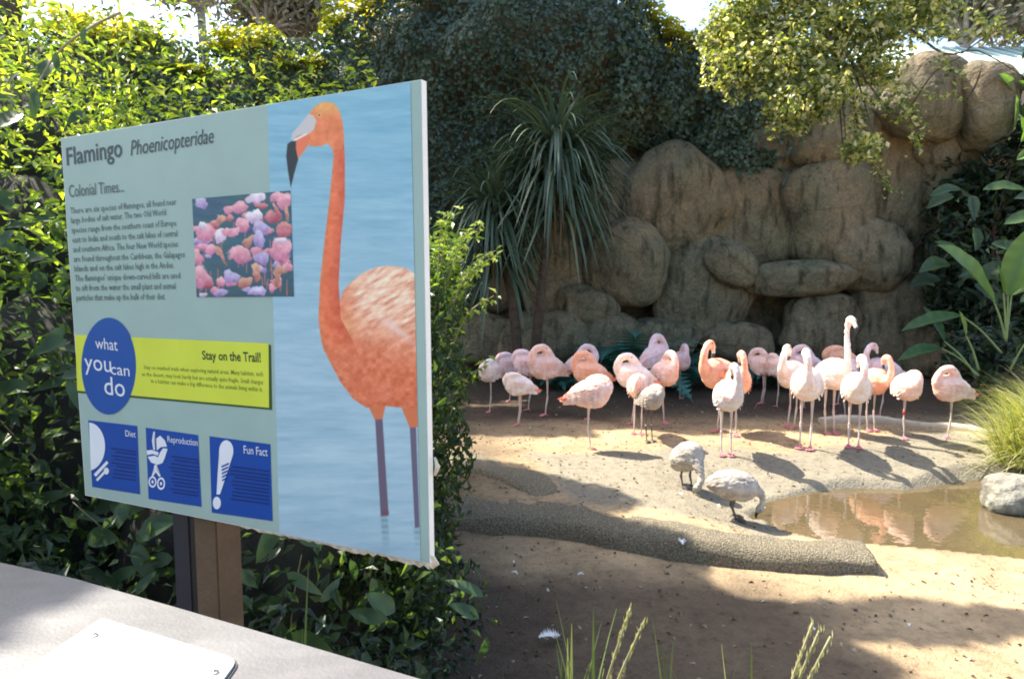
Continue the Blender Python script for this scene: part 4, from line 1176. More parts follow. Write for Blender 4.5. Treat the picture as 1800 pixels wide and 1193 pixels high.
def bird_parts(pose, tuck):
    key = (pose,)
    if key in _cache: return _cache[key]
    tmp = None
    bm = bmesh.new()
    q = smooth_path(BODY, 3)
    loft(bm, [Vector(v[:3]) for v in q], [(max(v[3], .008), max(v[4], .008)) for v in q], 16)
    nk = smooth_path(POSE[pose]['neck'], 4)
    loft(bm, [Vector(v[:3]) for v in nk], [v[3] for v in nk], 10)
    ob = remesh_obj('body', bm, .0125, M['bird'], None)
    _cache[key] = ob.data
    bpy.data.objects.remove(ob)
    return _cache[key]
wing_me = {}
for s_ in (-1, 1):
    for nm, fn, mt in (('wing', wing_bm, M['bird']), ('flight_feathers', flight_bm, M['flight'])):
        b_ = fn(s_); me = bpy.data.meshes.new(nm); b_.to_mesh(me); b_.free(); me.materials.append(mt); wing_me[(nm, s_)] = me
part_me = {}
def cached(key, fn, m):
    if key not in part_me:
        b_ = fn(); me = bpy.data.meshes.new(key[0]); bmesh.ops.recalc_face_normals(b_, faces=b_.faces); b_.to_mesh(me); b_.free()
        for p in me.polygons: p.use_smooth = True
        me.materials.append(m); part_me[key] = me
    return part_me[key]

def flamingo(px, py, pose, yaw, s, legs, tint, label, sz=1, band=False, flights=True):
    p = G(px, py)
    t = empty('flamingo', p, R(yaw), label=label, category='flamingo', group='flamingos standing in the enclosure')
    t.scale = (s * .86, s * .88, s * .99 * sz)
    c = TINT[tint]; v = random.uniform(.94, 1.04); col = (min(1, c[0] * v), c[1] * v, c[2] * v, 1)
    o = link('body', bird_parts(pose, legs), None, t); o.color = col
    for s_ in (-1, 1):
        o = link('wing', wing_me[('wing', s_)], None, t); o.color = tuple(min(1, q * 1.02) for q in col[:3]) + (1,)
        if flights: link('flight_feathers', wing_me[('flight_feathers', s_)], None, t)
    lm = M['dleg'] if tint == 'j' else M['leg']
    ll = [(0.0, .0)] if legs == 1 else [(.0, .055), (-.01, -.055)]
    for (lx_, ly_) in ll:
        l_ = link('leg', cached(('leg', lx_, ly_, tint == 'j'), lambda: leg_bm(lx_, ly_, .50), lm), None, t)
        link('foot', cached(('foot', lx_, ly_, tint == 'j'), lambda: foot_bm(lx_, ly_), M['dleg'] if tint == 'j' else M['foot']), None, l_)
        def jb():
            b_ = bmesh.new(); bmesh.ops.create_icosphere(b_, subdivisions=2, radius=.0155, matrix=Matrix.Translation((lx_ - .018, ly_, .245))); return b_
        link('ankle_joint', cached(('ankle_joint', lx_, ly_), jb, M['dleg'] if tint == 'j' else M['joint']), None, l_)
        if band:
            def bb():
                b_ = bmesh.new(); loft(b_, [Vector((lx_ - .02, ly_, .30)), Vector((lx_ - .02, ly_, .345))], [.017, .017], 8); return b_
            link('leg_band', cached(('leg_band', lx_, ly_), bb, M['band']), None, l_)
    P = POSE[pose]
    if P['bill']:
        def b1():
            b_ = bmesh.new(); r_ = P['bill']; q = smooth_path(r_[:3], 4); loft(b_, [Vector(v_[:3]) for v_ in q], [v_[3] for v_ in q], 8); return b_
        def b2():
            b_ = bmesh.new(); r_ = P['bill']; q = smooth_path(r_[1:], 5); q = q[2:]; loft(b_, [Vector(v_[:3]) for v_ in q], [v_[3] * 1.08 for v_ in q], 8); return b_
        bb_ = link('bill', cached(('bill', pose), b1, M['bill_p']), None, t)
        link('bill_tip', cached(('bill_tip', pose), b2, M['bill_b']), None, bb_)
    ex, ey, ez = P['eye']
    def eb():
        b_ = bmesh.new(); bmesh.ops.create_icosphere(b_, subdivisions=1, radius=.008, matrix=Matrix.Translation((ex, ey, ez))); return b_
    link('eye', cached(('eye', pose), eb, M['eye']), None, t)
    return t

FL = [
 (862, 724, 'flat', -125, .84, 1, 'w', 'small cream flamingo at the far left of the flock'),
 (897, 706, 'flat', 178, .84, 1, 'l', 'lilac grey flamingo asleep in the back row at the left'),
 (930, 722, 'flat', 150, .96, 1, 'l', 'pale flamingo with broad back behind the left front sleeper'),
 (912, 748, 'flat', 172, .76, 2, 'w', 'sleeping flamingo at front left, tail pointing right, head tucked'),
 (960, 731, 'sleep', 196, .98, 1, 'p', 'sleeping flamingo on one leg, fifth from the left, tail to the right'),
 (1022, 712, 'sleep', -8, .90, 1, 'l', 'lilac flamingo asleep behind the orange winged one, tail left'),
 (1036, 738, 'sleep', 168, .92, 1, 'o', 'bright flamingo with orange wing edge hanging down right'),
 (1036, 790, 'flat', -12, .92, 1, 'p', 'pink flamingo standing forward on one leg with pink foot, tail left'),
 (1150, 712, 'sleep', 40, 1.04, 1, 'l', 'lilac flamingo with raised head hump in the middle back row'),
 (1112, 746, 'sleep', 170, .92, 1, 'w', 'large white and peach flamingo in the middle of the flock'),
 (1166, 743, 'sleep', -70, .95, 1, 'p', 'peach flamingo on one leg right of the white one'),
 (1121, 762, 'low', -105, .84, 2, 'p', 'pink flamingo with neck looped low and dark eye visible'),
 (1141, 776, 'flat', -60, .74, 2, 'j', 'young brown grey flamingo with dark legs'),
 (1195, 700, 'sleep', -85, .86, 1, 'l', 'lilac flamingo on one leg alone in the back, right of the peach one'),
 (1262, 758, 'preen', -158, 1.05, 1, 'o', 'orange flamingo curling its head over its breast'),
 (1293, 766, 'curl', -98, .98, 1, 'o', 'orange flamingo half hidden behind the grey fronted bird'),
 (1276, 800, 'curl', -92, .97, 2, 'g', 'grey fronted flamingo facing the camera on two legs, neck raised'),
 (1340, 710, 'sleep', 150, .84, 2, 'p', 'pink flamingo preening in the back row left of the bright trio'),
 (1366, 716, 'flat', 100, .86, 1, 'p', 'small pink flamingo seen from behind beside the bright trio'),
 (1391, 751, 'preen', -150, .98, 2, 'w', 'bright flamingo with rounded head curled at left of the trio'),
 (1415, 788, 'curl', -118, 1.06, 2, 'w', 'very bright flamingo in front of the trio with its neck folded upright'),
 (1458, 762, 'up', -78, 1.07, 2, 'w', 'tallest flamingo with neck stretched straight up'),
 (1414, 718, 'sleep', 175, .92, 1, 'l', 'grey lilac flamingo hidden behind the bright trio'),
 (1474, 712, 'flat', 172, .98, 1, 'o', 'red backed flamingo behind the tall one, tail to the right'),
 (1484, 732, 'flat', 5, .86, 1, 'l', 'pale lilac flamingo between the tall one and the preening pair'),
 (1548, 733, 'preen', 176, .93, 1, 'l', 'grey flamingo with pointed tail to the right and head curled down'),
 (1500, 786, 'preen', -112, .98, 2, 'w', 'preening flamingo at the front with red feather edges'),
 (1530, 757, 'curl', -78, .90, 2, 'o', 'flamingo behind the preening one with its neck raised'),
 (1588, 771, 'flat', -92, .90, 1, 'p', 'round sleeping flamingo with a red band on its single leg'),
 (1667, 771, 'sleep', 184, .88, 1, 'p', 'sleeping flamingo furthest right, tail pointing right'),
]
for i, a in enumerate(FL):
    flamingo(*a[:8], band=(i == 28), flights=(a[6] in 'opw'))

def chick(px, py, yaw, s, neck, bill, label, tilt=0, L=1.0):
    p = G(px, py)
    t = empty('flamingo_chick', p, R(yaw), label=label, category='flamingo', group='grey downy flamingo chicks')
    t.scale = (s, s, s)
    bm = bmesh.new()
    rows = [(-.26, 0, .30, .03, .03), (-.20, 0, .31, .09, .08), (-.11, 0, .32, .135, .125), (0, 0, .32, .15, .14), (.10, 0, .31, .135, .13), (.17, 0, .30, .09, .09), (.21, 0, .29, .04, .04)]
    q = smooth_path(rows, 3)
    loft(bm, [Vector((v[0] * L, v[1], v[2] - v[0] * tilt)) for v in q], [(max(v[3], .01), max(v[4], .01)) for v in q], 14)
    nk = smooth_path(neck, 4)
    loft(bm, [Vector(v[:3]) for v in nk], [v[3] for v in nk], 10)
    ob = remesh_obj('body', bm, .0085, M['chick'], t, .0045, 3, 34)
    for ly_ in (-.05, .05):
        def lb():
            b_ = bmesh.new(); q = smooth_path([(0, ly_, .24, .022), (-.015, ly_, .17, .011), (-.025, ly_, .12, .013), (.0, ly_, .06, .009), (.005, ly_, .015, .009)], 3); loft(b_, [Vector(v[:3]) for v in q], [v[3] for v in q], 7); return b_
        l_ = link('leg', cached(('chick_leg', ly_), lb, M['dleg']), None, t)
        link('foot', cached(('foot', 0, ly_, 'c'), lambda: foot_bm(0, ly_), M['dleg']), None, l_)
    b_ = bmesh.new(); q = smooth_path(bill, 4); loft(b_, [Vector(v[:3]) for v in q], [v[3] for v in q], 8)
    bm_obj('bill', b_, M['bill_b'], t, True)
    b_ = bmesh.new(); e = neck[-2]; bmesh.ops.create_icosphere(b_, subdivisions=1, radius=.007, matrix=Matrix.Translation((e[0], e[1] + e[3] * .95, e[2])))
    bmesh.ops.create_icosphere(b_, subdivisions=1, radius=.007, matrix=Matrix.Translation((e[0], e[1] - e[3] * .95, e[2])))
    bm_obj('eye', b_, M['eye'], t, True)
    return t
chick(1207, 858, -72, .90, [(.12, 0, .32, .10), (.20, 0, .27, .055), (.25, 0, .19, .034), (.26, -.02, .12, .030), (.24, -.04, .075, .038), (.205, -.04, .045, .024)], [(.215, -.04, .05, .018), (.19, -.04, .03, .015), (.18, -.04, .012, .006)],
      'downy grey chick feeding head down, standing on the concrete apron', -.55, .85)
chick(1290, 912, -8, .86, [(.13, 0, .29, .09), (.205, 0, .27, .05), (.245, 0, .22, .032), (.245, 0, .15, .028), (.225, 0, .105, .036), (.205, 0, .075, .022)], [(.21, 0, .085, .017), (.195, 0, .05, .014), (.20, 0, .02, .006)],
      'downy grey chick bending its neck to the water edge in the foreground', .1, 1.0)

# ------------------------------------------------------------ sign
QC = [(107, 243), (741, 140), (756, 990), (150, 870)]      # TL, TR, BR, BL of the board's face
rays = [ray(*q) for q in QC]
# depths that make the four corners a parallelogram: TL + BR = TR + BL with the near edge 1.5 m away
A = np.array([[rays[0][i], rays[2][i] * 1, -rays[3][i]] for i in range(3)])
tTR = 1.5 / rays[1].y
sol = np.linalg.solve(A, np.array([rays[1][i] * tTR for i in range(3)]))
O = Vector((0, 0, CAMZ))
TL, TR, BR, BL_ = O + rays[0] * sol[0], O + rays[1] * tTR, O + rays[2] * sol[1], O + rays[3] * sol[2]
U = TR - TL; Vd = BL_ - TL
sn_ = Vd.cross(U).normalized()
if sn_.dot(O - TL) < 0: sn_ = -sn_
sbase = Vector(((TL.x + TR.x) / 2 - .1, (TL.y + TR.y) / 2 + .15, -.15))
sign = empty('information_sign', sbase, label='large flat information sign with a printed flamingo on wooden post', category='sign')
def onsign(px, py, h=0):
    d = ray(px, py)
    t = (TL - O).dot(sn_) / d.dot(sn_)
    return O + d * t + sn_ * h
THK = .018
def lin(c):
    return tuple((v / 255 / 12.92) if v / 255 <= .04045 else ((v / 255 + .055) / 1.055) ** 2.4 for v in c)
PRINT_GAIN = .98
def pc(r, g, b):
    """print colour from its appearance in the sign's shade"""
    c = lin((r, g, b)); w = (1.05, 1.02, .91)
    return tuple(min(.9, v * PRINT_GAIN * k) for v, k in zip(c, w))
bm = bmesh.new()
fr = [q for q in (TL, TR, BR, BL_)]; bk = [q - sn_ * THK for q in fr]
f4 = [bm.verts.new(v - sbase) for v in fr]; b4 = [bm.verts.new(v - sbase) for v in bk]
bm.faces.new(f4); bm.faces.new(b4[::-1])
for i in range(4): bm.faces.new((f4[i], b4[i], b4[(i + 1) % 4], f4[(i + 1) % 4]))
bm_obj('board', bm, M['white'], sign)
def poly_print(name, pts, c, h, mat=None, sub=None):
    bm = bmesh.new()
    vs = [bm.verts.new(onsign(a, b, h) - sbase) for a, b in pts]
    f = bm.faces.new(vs)
    bmesh.ops.triangulate(bm, faces=[f])
    return bm_obj(name, bm, mat or flat(name + '_ink', c), sign)
H1, H2, H3, H4 = .0008, .0016, .0024, .0032
poly_print('background_print', [(108, 244), (740, 141), (755, 989), (151, 869)], pc(150, 176, 174), H1)
poly_print('banner_shadow', [(134, 592), (477, 606), (479, 720), (138, 690)], pc(50, 80, 40), H2)
poly_print('yellow_banner', [(133, 588), (473, 603), (474, 716), (137, 686)], pc(200, 212, 72), H2 + .0004)
def ell(cx_, cy_, rx, ry, n=48, a0=0, a1=360, rot=0):
    o_ = []
    for i in range(n):
        a = R(a0 + (a1 - a0) * i / (n if a1 - a0 == 360 else n - 1)); x, y = rx * math.cos(a), ry * math.sin(a)
        o_.append((cx_ + x * math.cos(rot) - y * math.sin(rot), cy_ + x * math.sin(rot) + y * math.cos(rot)))
    return o_
poly_print('blue_disc', ell(192.5, 643, 48, 85), pc(22, 78, 158), H3)
BLUE = flat('tile_blue', pc(12, 70, 158)); WH = flat('print_white', pc(215, 222, 235)); INK = flat('print_ink', pc(56, 72, 80)); INK2 = flat('print_ink_light', pc(78, 98, 102)); FINE = flat('print_fine', pc(8, 42, 110))
for q in ([(156, 738), (242, 748), (247, 868), (163, 855)], [(257, 751), (349, 764), (355, 890), (262, 876)], [(369, 766), (476, 780), (480, 915), (373, 900)]):
    poly_print('blue_tile', q, None, H2, BLUE)
# plate and cutlery
poly_print('plate_icon', [(158, 742)] + ell(157, 784, 29, 42, 26, -88, 88) + [(161, 824)], None, H3, WH)
poly_print('cutlery_icon', [(166, 833), (189, 809), (192, 813), (170, 837)], None, H3, WH)
poly_print('cutlery_icon', [(170, 842), (186, 825), (189, 828), (173, 845)], None, H3, WH)
poly_print('cutlery_icon', ell(188.5, 827, 4.5, 6), None, H3 + .0003, WH)
# pram
poly_print('pram_icon', [(276, 770), (283, 765), (291, 773), (295, 784), (284, 785), (277, 791)], None, H3, WH)
poly_print('pram_icon', [(296, 788), (291, 804), (287, 813), (278, 816), (267, 812), (261, 802), (273, 800), (279, 803), (283, 794), (288, 787)], None, H3, WH)
poly_print('pram_icon', [(259, 791), (268, 790), (280, 794), (279, 800), (270, 797), (260, 799)], None, H3, WH)
poly_print('pram_icon', [(271, 758), (274, 758), (271, 772), (274, 790), (271, 790), (268.5, 774)], None, H3, WH)
poly_print('pram_icon', [(273, 816), (277, 816), (276, 826), (284, 836), (281, 837), (275, 829), (270, 837), (268, 835), (273, 826)], None, H3, WH)
def ring(cx_, cy_, rx, ry, k=.68):
    bm = bmesh.new(); n = 28
    a = [bm.verts.new(onsign(x, y, H3) - sbase) for x, y in ell(cx_, cy_, rx, ry, n)]; b = [bm.verts.new(onsign(x, y, H3) - sbase) for x, y in ell(cx_, cy_, rx * k, ry * k, n)]
    for i in range(n): bm.faces.new((a[i], a[(i + 1) % n], b[(i + 1) % n], b[i]))
    bm_obj('pram_wheel', bm, WH, sign)
ring(269.5, 846, 7, 10); ring(284.5, 849, 7, 11)
poly_print('pram_wheel', ell(269.5, 846, 2, 3, 12), None, H3, WH); poly_print('pram_wheel', ell(284.5, 849, 2, 3, 12), None, H3, WH)
# exclamation
poly_print('exclamation_icon', ell(399, 792, 12.5, 19, 22, 160, 380) + [(402, 826), (394, 850), (388, 868), (382, 868), (384, 830)], None, H3, WH)
poly_print('exclamation_dot', ell(382.5, 883, 7, 11), None, H3, WH)
for i in range(5):
    poly_print('exclamation_dash', [(391 + i * .3, 818 + i * 6), (404 - i * 1.2, 812 + i * 6.5), (404 - i * 1.2, 815 + i * 6.5), (391 + i * .3, 821 + i * 6)], None, H4, BLUE)
for (x0, x1, y0, sl_, n_) in ((196, 240, 786, .14, 9), (297, 350, 800, .14, 11), (404, 474, 818, .13, 10)):
    for i in range(n_):
        y = y0 + i * 6.3
        xx = x0 + random.uniform(0, 10)
        poly_print('fine_print_line', [(xx, y), (x1, y + (x1 - xx) * sl_), (x1, y + (x1 - xx) * sl_ + 2.4), (xx, y + 2.4)], None, H3, FINE)

def text(s, bl, br, hgt_l, hgt_r, mat, name, bold=0.0, shear=0.0, h=H3, res=3, shift=(0, 0)):
    """bl, br: baseline start and end pixel; heights: cap height in pixels at both ends"""
    cu = bpy.data.curves.new('t', 'FONT'); cu.body = s; cu.size = 1; cu.shear = shear; cu.offset = bold; cu.resolution_u = res
    o = bpy.data.objects.new('t', cu); COL.objects.link(o)
    dg = bpy.context.evaluated_depsgraph_get(); dg.update()
    me = bpy.data.meshes.new_from_object(o.evaluated_get(dg))
    bpy.data.objects.remove(o); bpy.data.curves.remove(cu)
    n = len(me.vertices); co = np.empty(n * 3, np.float32); me.vertices.foreach_get('co', co); co = co.reshape(-1, 3)
    x0, x1 = co[:, 0].min(), co[:, 0].max(); cap = .70
    for v in me.vertices:
        u = (v.co.x - x0) / (x1 - x0); w = v.co.y / cap
        hx = hgt_l + (hgt_r - hgt_l) * u
        px = bl[0] + (br[0] - bl[0]) * u - (w * hx) * .06; py = bl[1] + (br[1] - bl[1]) * u - w * hx
        v.co = onsign(px, py, h) - sbase
    me.name = name; me.materials.clear()
    return link(name, me, mat, sign)
text('Flamingo', (119, 291), (216, 275), 31, 33, INK, 'title_text', .008)
text('Phoenicopteridae', (231, 274), (377, 251), 27, 27, INK, 'title_text', .0, .25)
text('Colonial Times...', (123, 347), (219, 337), 22, 20, INK2, 'heading_text')
body = ['There are six species of flamingos, all found near', 'large bodies of salt water. The two Old World', 'species range from the southern coast of Europe', 'east to India and south to the salt lakes of central',
        'and southern Africa. The four New World species', 'are found throughout the Caribbean, the Galapagos', 'Islands and on the salt lakes high in the Andes.', "The flamingos' unique down-curved bills are used",
        'to sift from the water the small plant and animal', 'particles that make up the bulk of their diet.']
wds = [311, 293, 311, 313, 314, 326, 307, 318, 310, 292]
for i, (l, xr) in enumerate(zip(body, wds)):
    yl = 376 + i * 16.9; yr = 361 + i * 18.3 - (0 if i else 0)
    text(l, (125 + i * 1.2, yl), (xr, yl + (360 + i * 18.45 - yl) * 1.0), 11, 11.5, INK2, 'body_text', .004, 0, H3, 1)
text('Stay on the Trail!', (357, 631), (460, 636), 15, 17, flat('banner_ink', pc(40, 66, 40)), 'banner_text', .02)
bi = flat('banner_ink_small', pc(95, 118, 45))
for l, a, b in (('Stay on marked trails when exploring natural areas. Many habitats, such', (254, 648), (464, 661)), ('as the desert, may look hardy but are actually quite fragile. Small changes', (251, 660), (464, 675)), ('in a habitat can make a big difference to the animals living within it.', (267, 672), (463, 688))):
    text(l, a, b, 7, 8.5, bi, 'banner_text', .006, 0, H3, 1)
for s_, a, b, hl, hr_ in (('what', (170, 612), (209, 616), 20, 21), ('you', (151, 648), (198, 654), 29, 30), ('can', (197, 657), (230, 661), 20, 21), ('do', (186, 692), (222, 697), 32, 34)):
    text(s_, a, b, hl, hr_, WH, 'disc_text', .0, 0, H4)
text('Diet', (222, 766), (240, 768), 11, 11, WH, 'tile_text', 0, 0, H3)
text('Reproduction', (296, 776), (349, 783), 11, 12, WH, 'tile_text', 0, 0, H3)
text('Fun Fact', (430, 796), (472, 801), 14, 15, WH, 'tile_text', 0, 0, H3)

# printed photographs: flat pictures rasterised into the print sheet
def raster(name, quad, nu, nv, fn, h):
    a, b, c, d = [np.array(q, float) for q in quad]
    uu, vv = np.meshgrid(np.linspace(0, 1, nu), np.linspace(0, 1, nv))
    PX = (a[0] * (1 - uu) + b[0] * uu) * (1 - vv) + (d[0] * (1 - uu) + c[0] * uu) * vv
    PY = (a[1] * (1 - uu) + b[1] * uu) * (1 - vv) + (d[1] * (1 - uu) + c[1] * uu) * vv
    cols = fn(PX, PY)
    cx_, cy_ = (PX - 900) / F, (596.5 - PY) / F
    D = np.stack([cx_, math.cos(PITCH) + cy_ * math.sin(PITCH), -math.sin(PITCH) + cy_ * math.cos(PITCH)], -1)
    nn = np.array(sn_); t = float((TL - O).dot(sn_)) / (D @ nn)
    Pw = D * t[..., None] + np.array([0, 0, CAMZ]) + nn * h - np.array(sbase)
    idx = np.arange(nu * nv).reshape(nv, nu)
    fc = np.stack([idx[:-1, :-1], idx[1:, :-1], idx[1:, 1:], idx[:-1, 1:]], -1).reshape(-1, 4)
    cl = cols.reshape(-1, 3) / 255.0
    cl = np.where(cl <= .04045, cl / 12.92, ((cl + .055) / 1.055) ** 2.4) * PRINT_GAIN * np.array([1.05, 1.02, .91])
    return link(name, np_mesh(name, Pw.reshape(-1, 3), fc, False, {'print': np.clip(cl, 0, .9)}), attrmat(name + '_ink', 'print', .42, .25), sign)
def lay(col, mask, c):
    m = np.clip(mask, 0, 1)[..., None]
    return col * (1 - m) + np.array(c, float) * m if np.ndim(c) == 1 else col * (1 - m) + c * m
def pmask(X, Y, poly, soft=1.2):
    d = dseg(X, Y, poly); return sstep(-soft, soft, np.where(inpoly(X, Y, poly), d, -d))
def flam_pic(X, Y):
    n1 = fbm(X * .012, Y * .11, 3); n2 = fbm(X * .05, Y * .3, 6)
    base = np.stack([128 + 30 * sstep(150, 700, Y) + 0 * X, 180 + 10 * sstep(150, 700, Y) + 0 * X, 206 + 4 * sstep(150, 600, Y) + 0 * X], -1)
    col = base + ((n1 - .47) * 30 + (n2 - .47) * 14)[..., None] * np.array([1.2, 1, .8])
    for lx0, ly0, lx1, ly1 in ((676, 905, 680, 965), (734, 925, 737, 965)):
        col = lay(col, (1 - sstep(3, 9, np.abs(X - (lx0 + (Y - ly0) * .06)))) * (Y > ly0) * sstep(975, 920, Y) * (.25 + .3 * (np.sin(Y * .6) > 0)), (95, 125, 140))
    grain = (fbm(X * .12, Y * .12, 12) - .47)[..., None]
    # legs
    leg = pmask(X, Y, [(660, 733), (673, 733), (684, 905), (670, 907)]); col = lay(col, leg, (104, 94, 116))
    col = lay(col, (1 - sstep(2, 7, np.hypot((X - 678) / 1.3, Y - 900))), (120, 80, 100))
    leg = pmask(X, Y, [(721, 748), (732, 748), (738, 925), (730, 927)]); col = lay(col, leg, (104, 98, 122))
    for tp in ([(645, 708), (680, 706), (673, 736), (660, 737)], [(700, 700), (736, 700), (735, 750), (721, 751)]):
        col = lay(col, pmask(X, Y, tp), (205, 118, 82))
    body = [(598, 532), (604, 512), (616, 498), (630, 485), (644, 477), (662, 470), (681, 467), (704, 469), (722, 475), (740, 490), (752, 520), (752, 720), (707, 716), (680, 713), (645, 716), (622, 701), (600, 672), (583, 640), (569, 612), (562, 575), (561, 540), (580, 520)]
    bmk = pmask(X, Y, body, 1.6)
    sh = sstep(470, 700, Y)
    bc = np.stack([226 - 14 * sh, 144 - 26 * sh, 110 - 24 * sh], -1) + grain * np.array([50, 60, 60])
    # pale ruffled feathers over the back
    ft = fbm((X - Y * .45) * .05, (Y + X * .55) * .16, 17, 5)
    wmask = sstep(640, 520, Y + (X - 660) * -.25) * sstep(596, 640, X)
    bc = bc * (1 - (wmask * .75)[..., None]) + np.array([238, 205, 185]) * (wmask * .75)[..., None]
    bc = bc + ((ft - .47) * 190 * (wmask * .8 + .1))[..., None] * np.array([.55, 1, 1])
    hi = np.exp(-(((X - 697) / 26) ** 2 + ((Y - 578 - (X - 697) * .7) / 9) ** 2)); bc = bc * (1 - hi[..., None] * .7) + np.array([238, 214, 212]) * hi[..., None] * .7
    hi = np.exp(-(((X - 608) / 12) ** 2 + ((Y - 573) / 14) ** 2)); bc = bc * (1 - hi[..., None] * .6) + np.array([235, 190, 130]) * hi[..., None] * .6
    col = lay(col, bmk, bc)
    # neck
    ny_ = [205, 235, 277, 351, 425, 499, 560, 600, 640]; lx_ = [578, 583, 587, 580, 571, 563, 561, 566, 580]; rx_ = [598, 604, 607, 607, 600, 596, 600, 622, 640]
    L_ = np.interp(Y, ny_, lx_); Rr = np.interp(Y, ny_, rx_)
    nm = sstep(-1.2, 1.2, np.minimum(X - L_, Rr - X)) * (Y > 205) * sstep(640, 570, Y)
    u = (X - L_) / (Rr - L_)
    nc = np.stack([226 - 16 * np.abs(u - .3) * 2, 126 - 28 * u, 86 - 12 * u], -1) + grain * 40
    col = lay(col, nm, nc)
    head = [(545, 199), (553, 189), (564, 181), (578, 179), (590, 184), (598, 196), (603, 215), (606, 245), (602, 262), (585, 262), (576, 252), (567, 257), (547, 258), (540, 252), (540, 225)]
    hc = np.stack([226 + 0 * X, 132 + 34 * sstep(215, 182, Y), 88 + 10 * sstep(215, 182, Y)], -1) + grain * 40
    col = lay(col, pmask(X, Y, head), hc)
    col = lay(col, pmask(X, Y, [(543, 201), (551, 203), (557, 212), (553, 228), (544, 236), (528, 237), (512, 247), (515, 234), (527, 221), (536, 210)], 1.5), (196, 194, 198))
    col = lay(col, pmask(X, Y, [(522, 240), (540, 236), (548, 240), (540, 260), (524, 281), (519, 262)]), (226, 122, 88))
    col = lay(col, pmask(X, Y, [(516, 246), (540, 234), (541, 237), (518, 249)], .8), (232, 226, 226))
    col = lay(col, pmask(X, Y, [(506, 254), (512, 249), (521, 248), (521, 262), (525, 281), (519, 302), (512, 330), (507, 300), (504, 275)]), (44, 52, 58))
    col = lay(col, 1 - sstep(2.2, 4.6, np.hypot(X - 562, Y - 203)), (240, 190, 120))
    col = lay(col, 1 - sstep(1.2, 2.4, np.hypot(X - 562, Y - 203)), (70, 50, 40))
    return col
raster('flamingo_photo_print', [(471, 185), (722, 144), (740, 986), (492, 937)], 250, 560, flam_pic, H2)
def flock_pic(X, Y):
    col = np.stack([40 + 40 * fbm(X * .06, Y * .2, 2), 78 + 40 * fbm(X * .05, Y * .15, 4), 98 + 40 * fbm(X * .06, Y * .2, 5)], -1)
    low = sstep(430, 520, Y)[..., None]; col = col * (1 - low * .4) + np.array([62, 82, 88]) * low * .4
    rg = np.random.default_rng(12)
    fx = lambda x: 330 + x / 5.425; fy = lambda y: 320 + y / 5.425
    blobs = [(140, 210, 45, 60, 'l'), (650, 150, 80, 60, 'w'), (500, 245, 70, 65, 'p'), (400, 265, 45, 45, 'p'), (700, 225, 60, 30, 'r'), (860, 150, 60, 50, 'p'), (930, 190, 50, 80, 'p'), (640, 330, 80, 55, 'w'), (525, 415, 60, 65, 'p'),
             (325, 360, 40, 55, 'o'), (400, 350, 35, 40, 'r'), (165, 480, 85, 90, 'p'), (150, 420, 45, 35, 'w'), (320, 510, 55, 75, 'w'), (410, 480, 75, 55, 'p'), (700, 440, 75, 70, 'l'), (690, 540, 45, 90, 'l'), (925, 460, 60, 80, 'r'),
             (890, 640, 95, 120, 'p'), (900, 560, 60, 30, 'w'), (510, 690, 95, 85, 'p'), (90, 710, 50, 90, 'p'), (130, 900, 75, 110, 'p'), (660, 860, 40, 90, 'o'), (600, 560, 28, 80, 'o'), (240, 640, 55, 50, 'p'), (330, 690, 22, 110, 'o'),
             (855, 880, 25, 120, 'o'), (860, 290, 20, 90, 'r'), (950, 300, 18, 90, 'o'), (420, 900, 70, 60, 'l'), (200, 960, 40, 40, 'r'), (650, 1050, 60, 30, 'l'), (720, 720, 50, 60, 'l'), (330, 1050, 60, 30, 'l'), (150, 1065, 40, 20, 'w')]
    pal = {'l': (175, 160, 205), 'w': (215, 200, 222), 'p': (214, 150, 172), 'r': (190, 116, 128), 'o': (192, 140, 128)}
    Xw = X + (fbm(X * .09, Y * .09, 31) - .47) * 14; Yw = Y + (fbm(X * .09, Y * .09, 37) - .47) * 12
    for q_ in range(46):
        lx0 = rg.uniform(342, 515); ly0 = rg.uniform(390, 500); col = lay(col, (1 - sstep(.5, 1.6, np.abs(X - lx0))) * (Y > ly0) * (Y < ly0 + rg.uniform(12, 30)) * .7, (190, 120, 120))
    blobs = [(rg.uniform(60, 960), rg.uniform(300, 1040), rg.uniform(30, 60), rg.uniform(25, 55), rg.choice(list('lpprol'))) for q_ in range(34)] + blobs
    g = (fbm(X * .15, Y * .15, 9) - .47)[..., None] * 60
    for (bx, by, rx, ry, k) in blobs:
        th = rg.uniform(-.5, .5); dx_ = Xw - fx(bx); dy_ = Yw - fy(by)
        q = ((dx_ * math.cos(th) + dy_ * math.sin(th)) / (rx * 1.15 / 5.425)) ** 2 + ((dy_ * math.cos(th) - dx_ * math.sin(th)) / (ry / 5.425)) ** 2
        sh = ((Y - fy(by)) / (ry / 5.425))[..., None]
        c = np.array(pal[k]) - np.array([28, 40, 26]) * np.clip(sh, -1, 1) + g
        col = lay(col, 1 - sstep(.75, 1.15, q), c)
    return np.clip(col, 20, 240)
raster('flock_photo_print', [(339, 350), (512, 335), (518, 521), (347, 522)], 150, 160, flock_pic, H3)
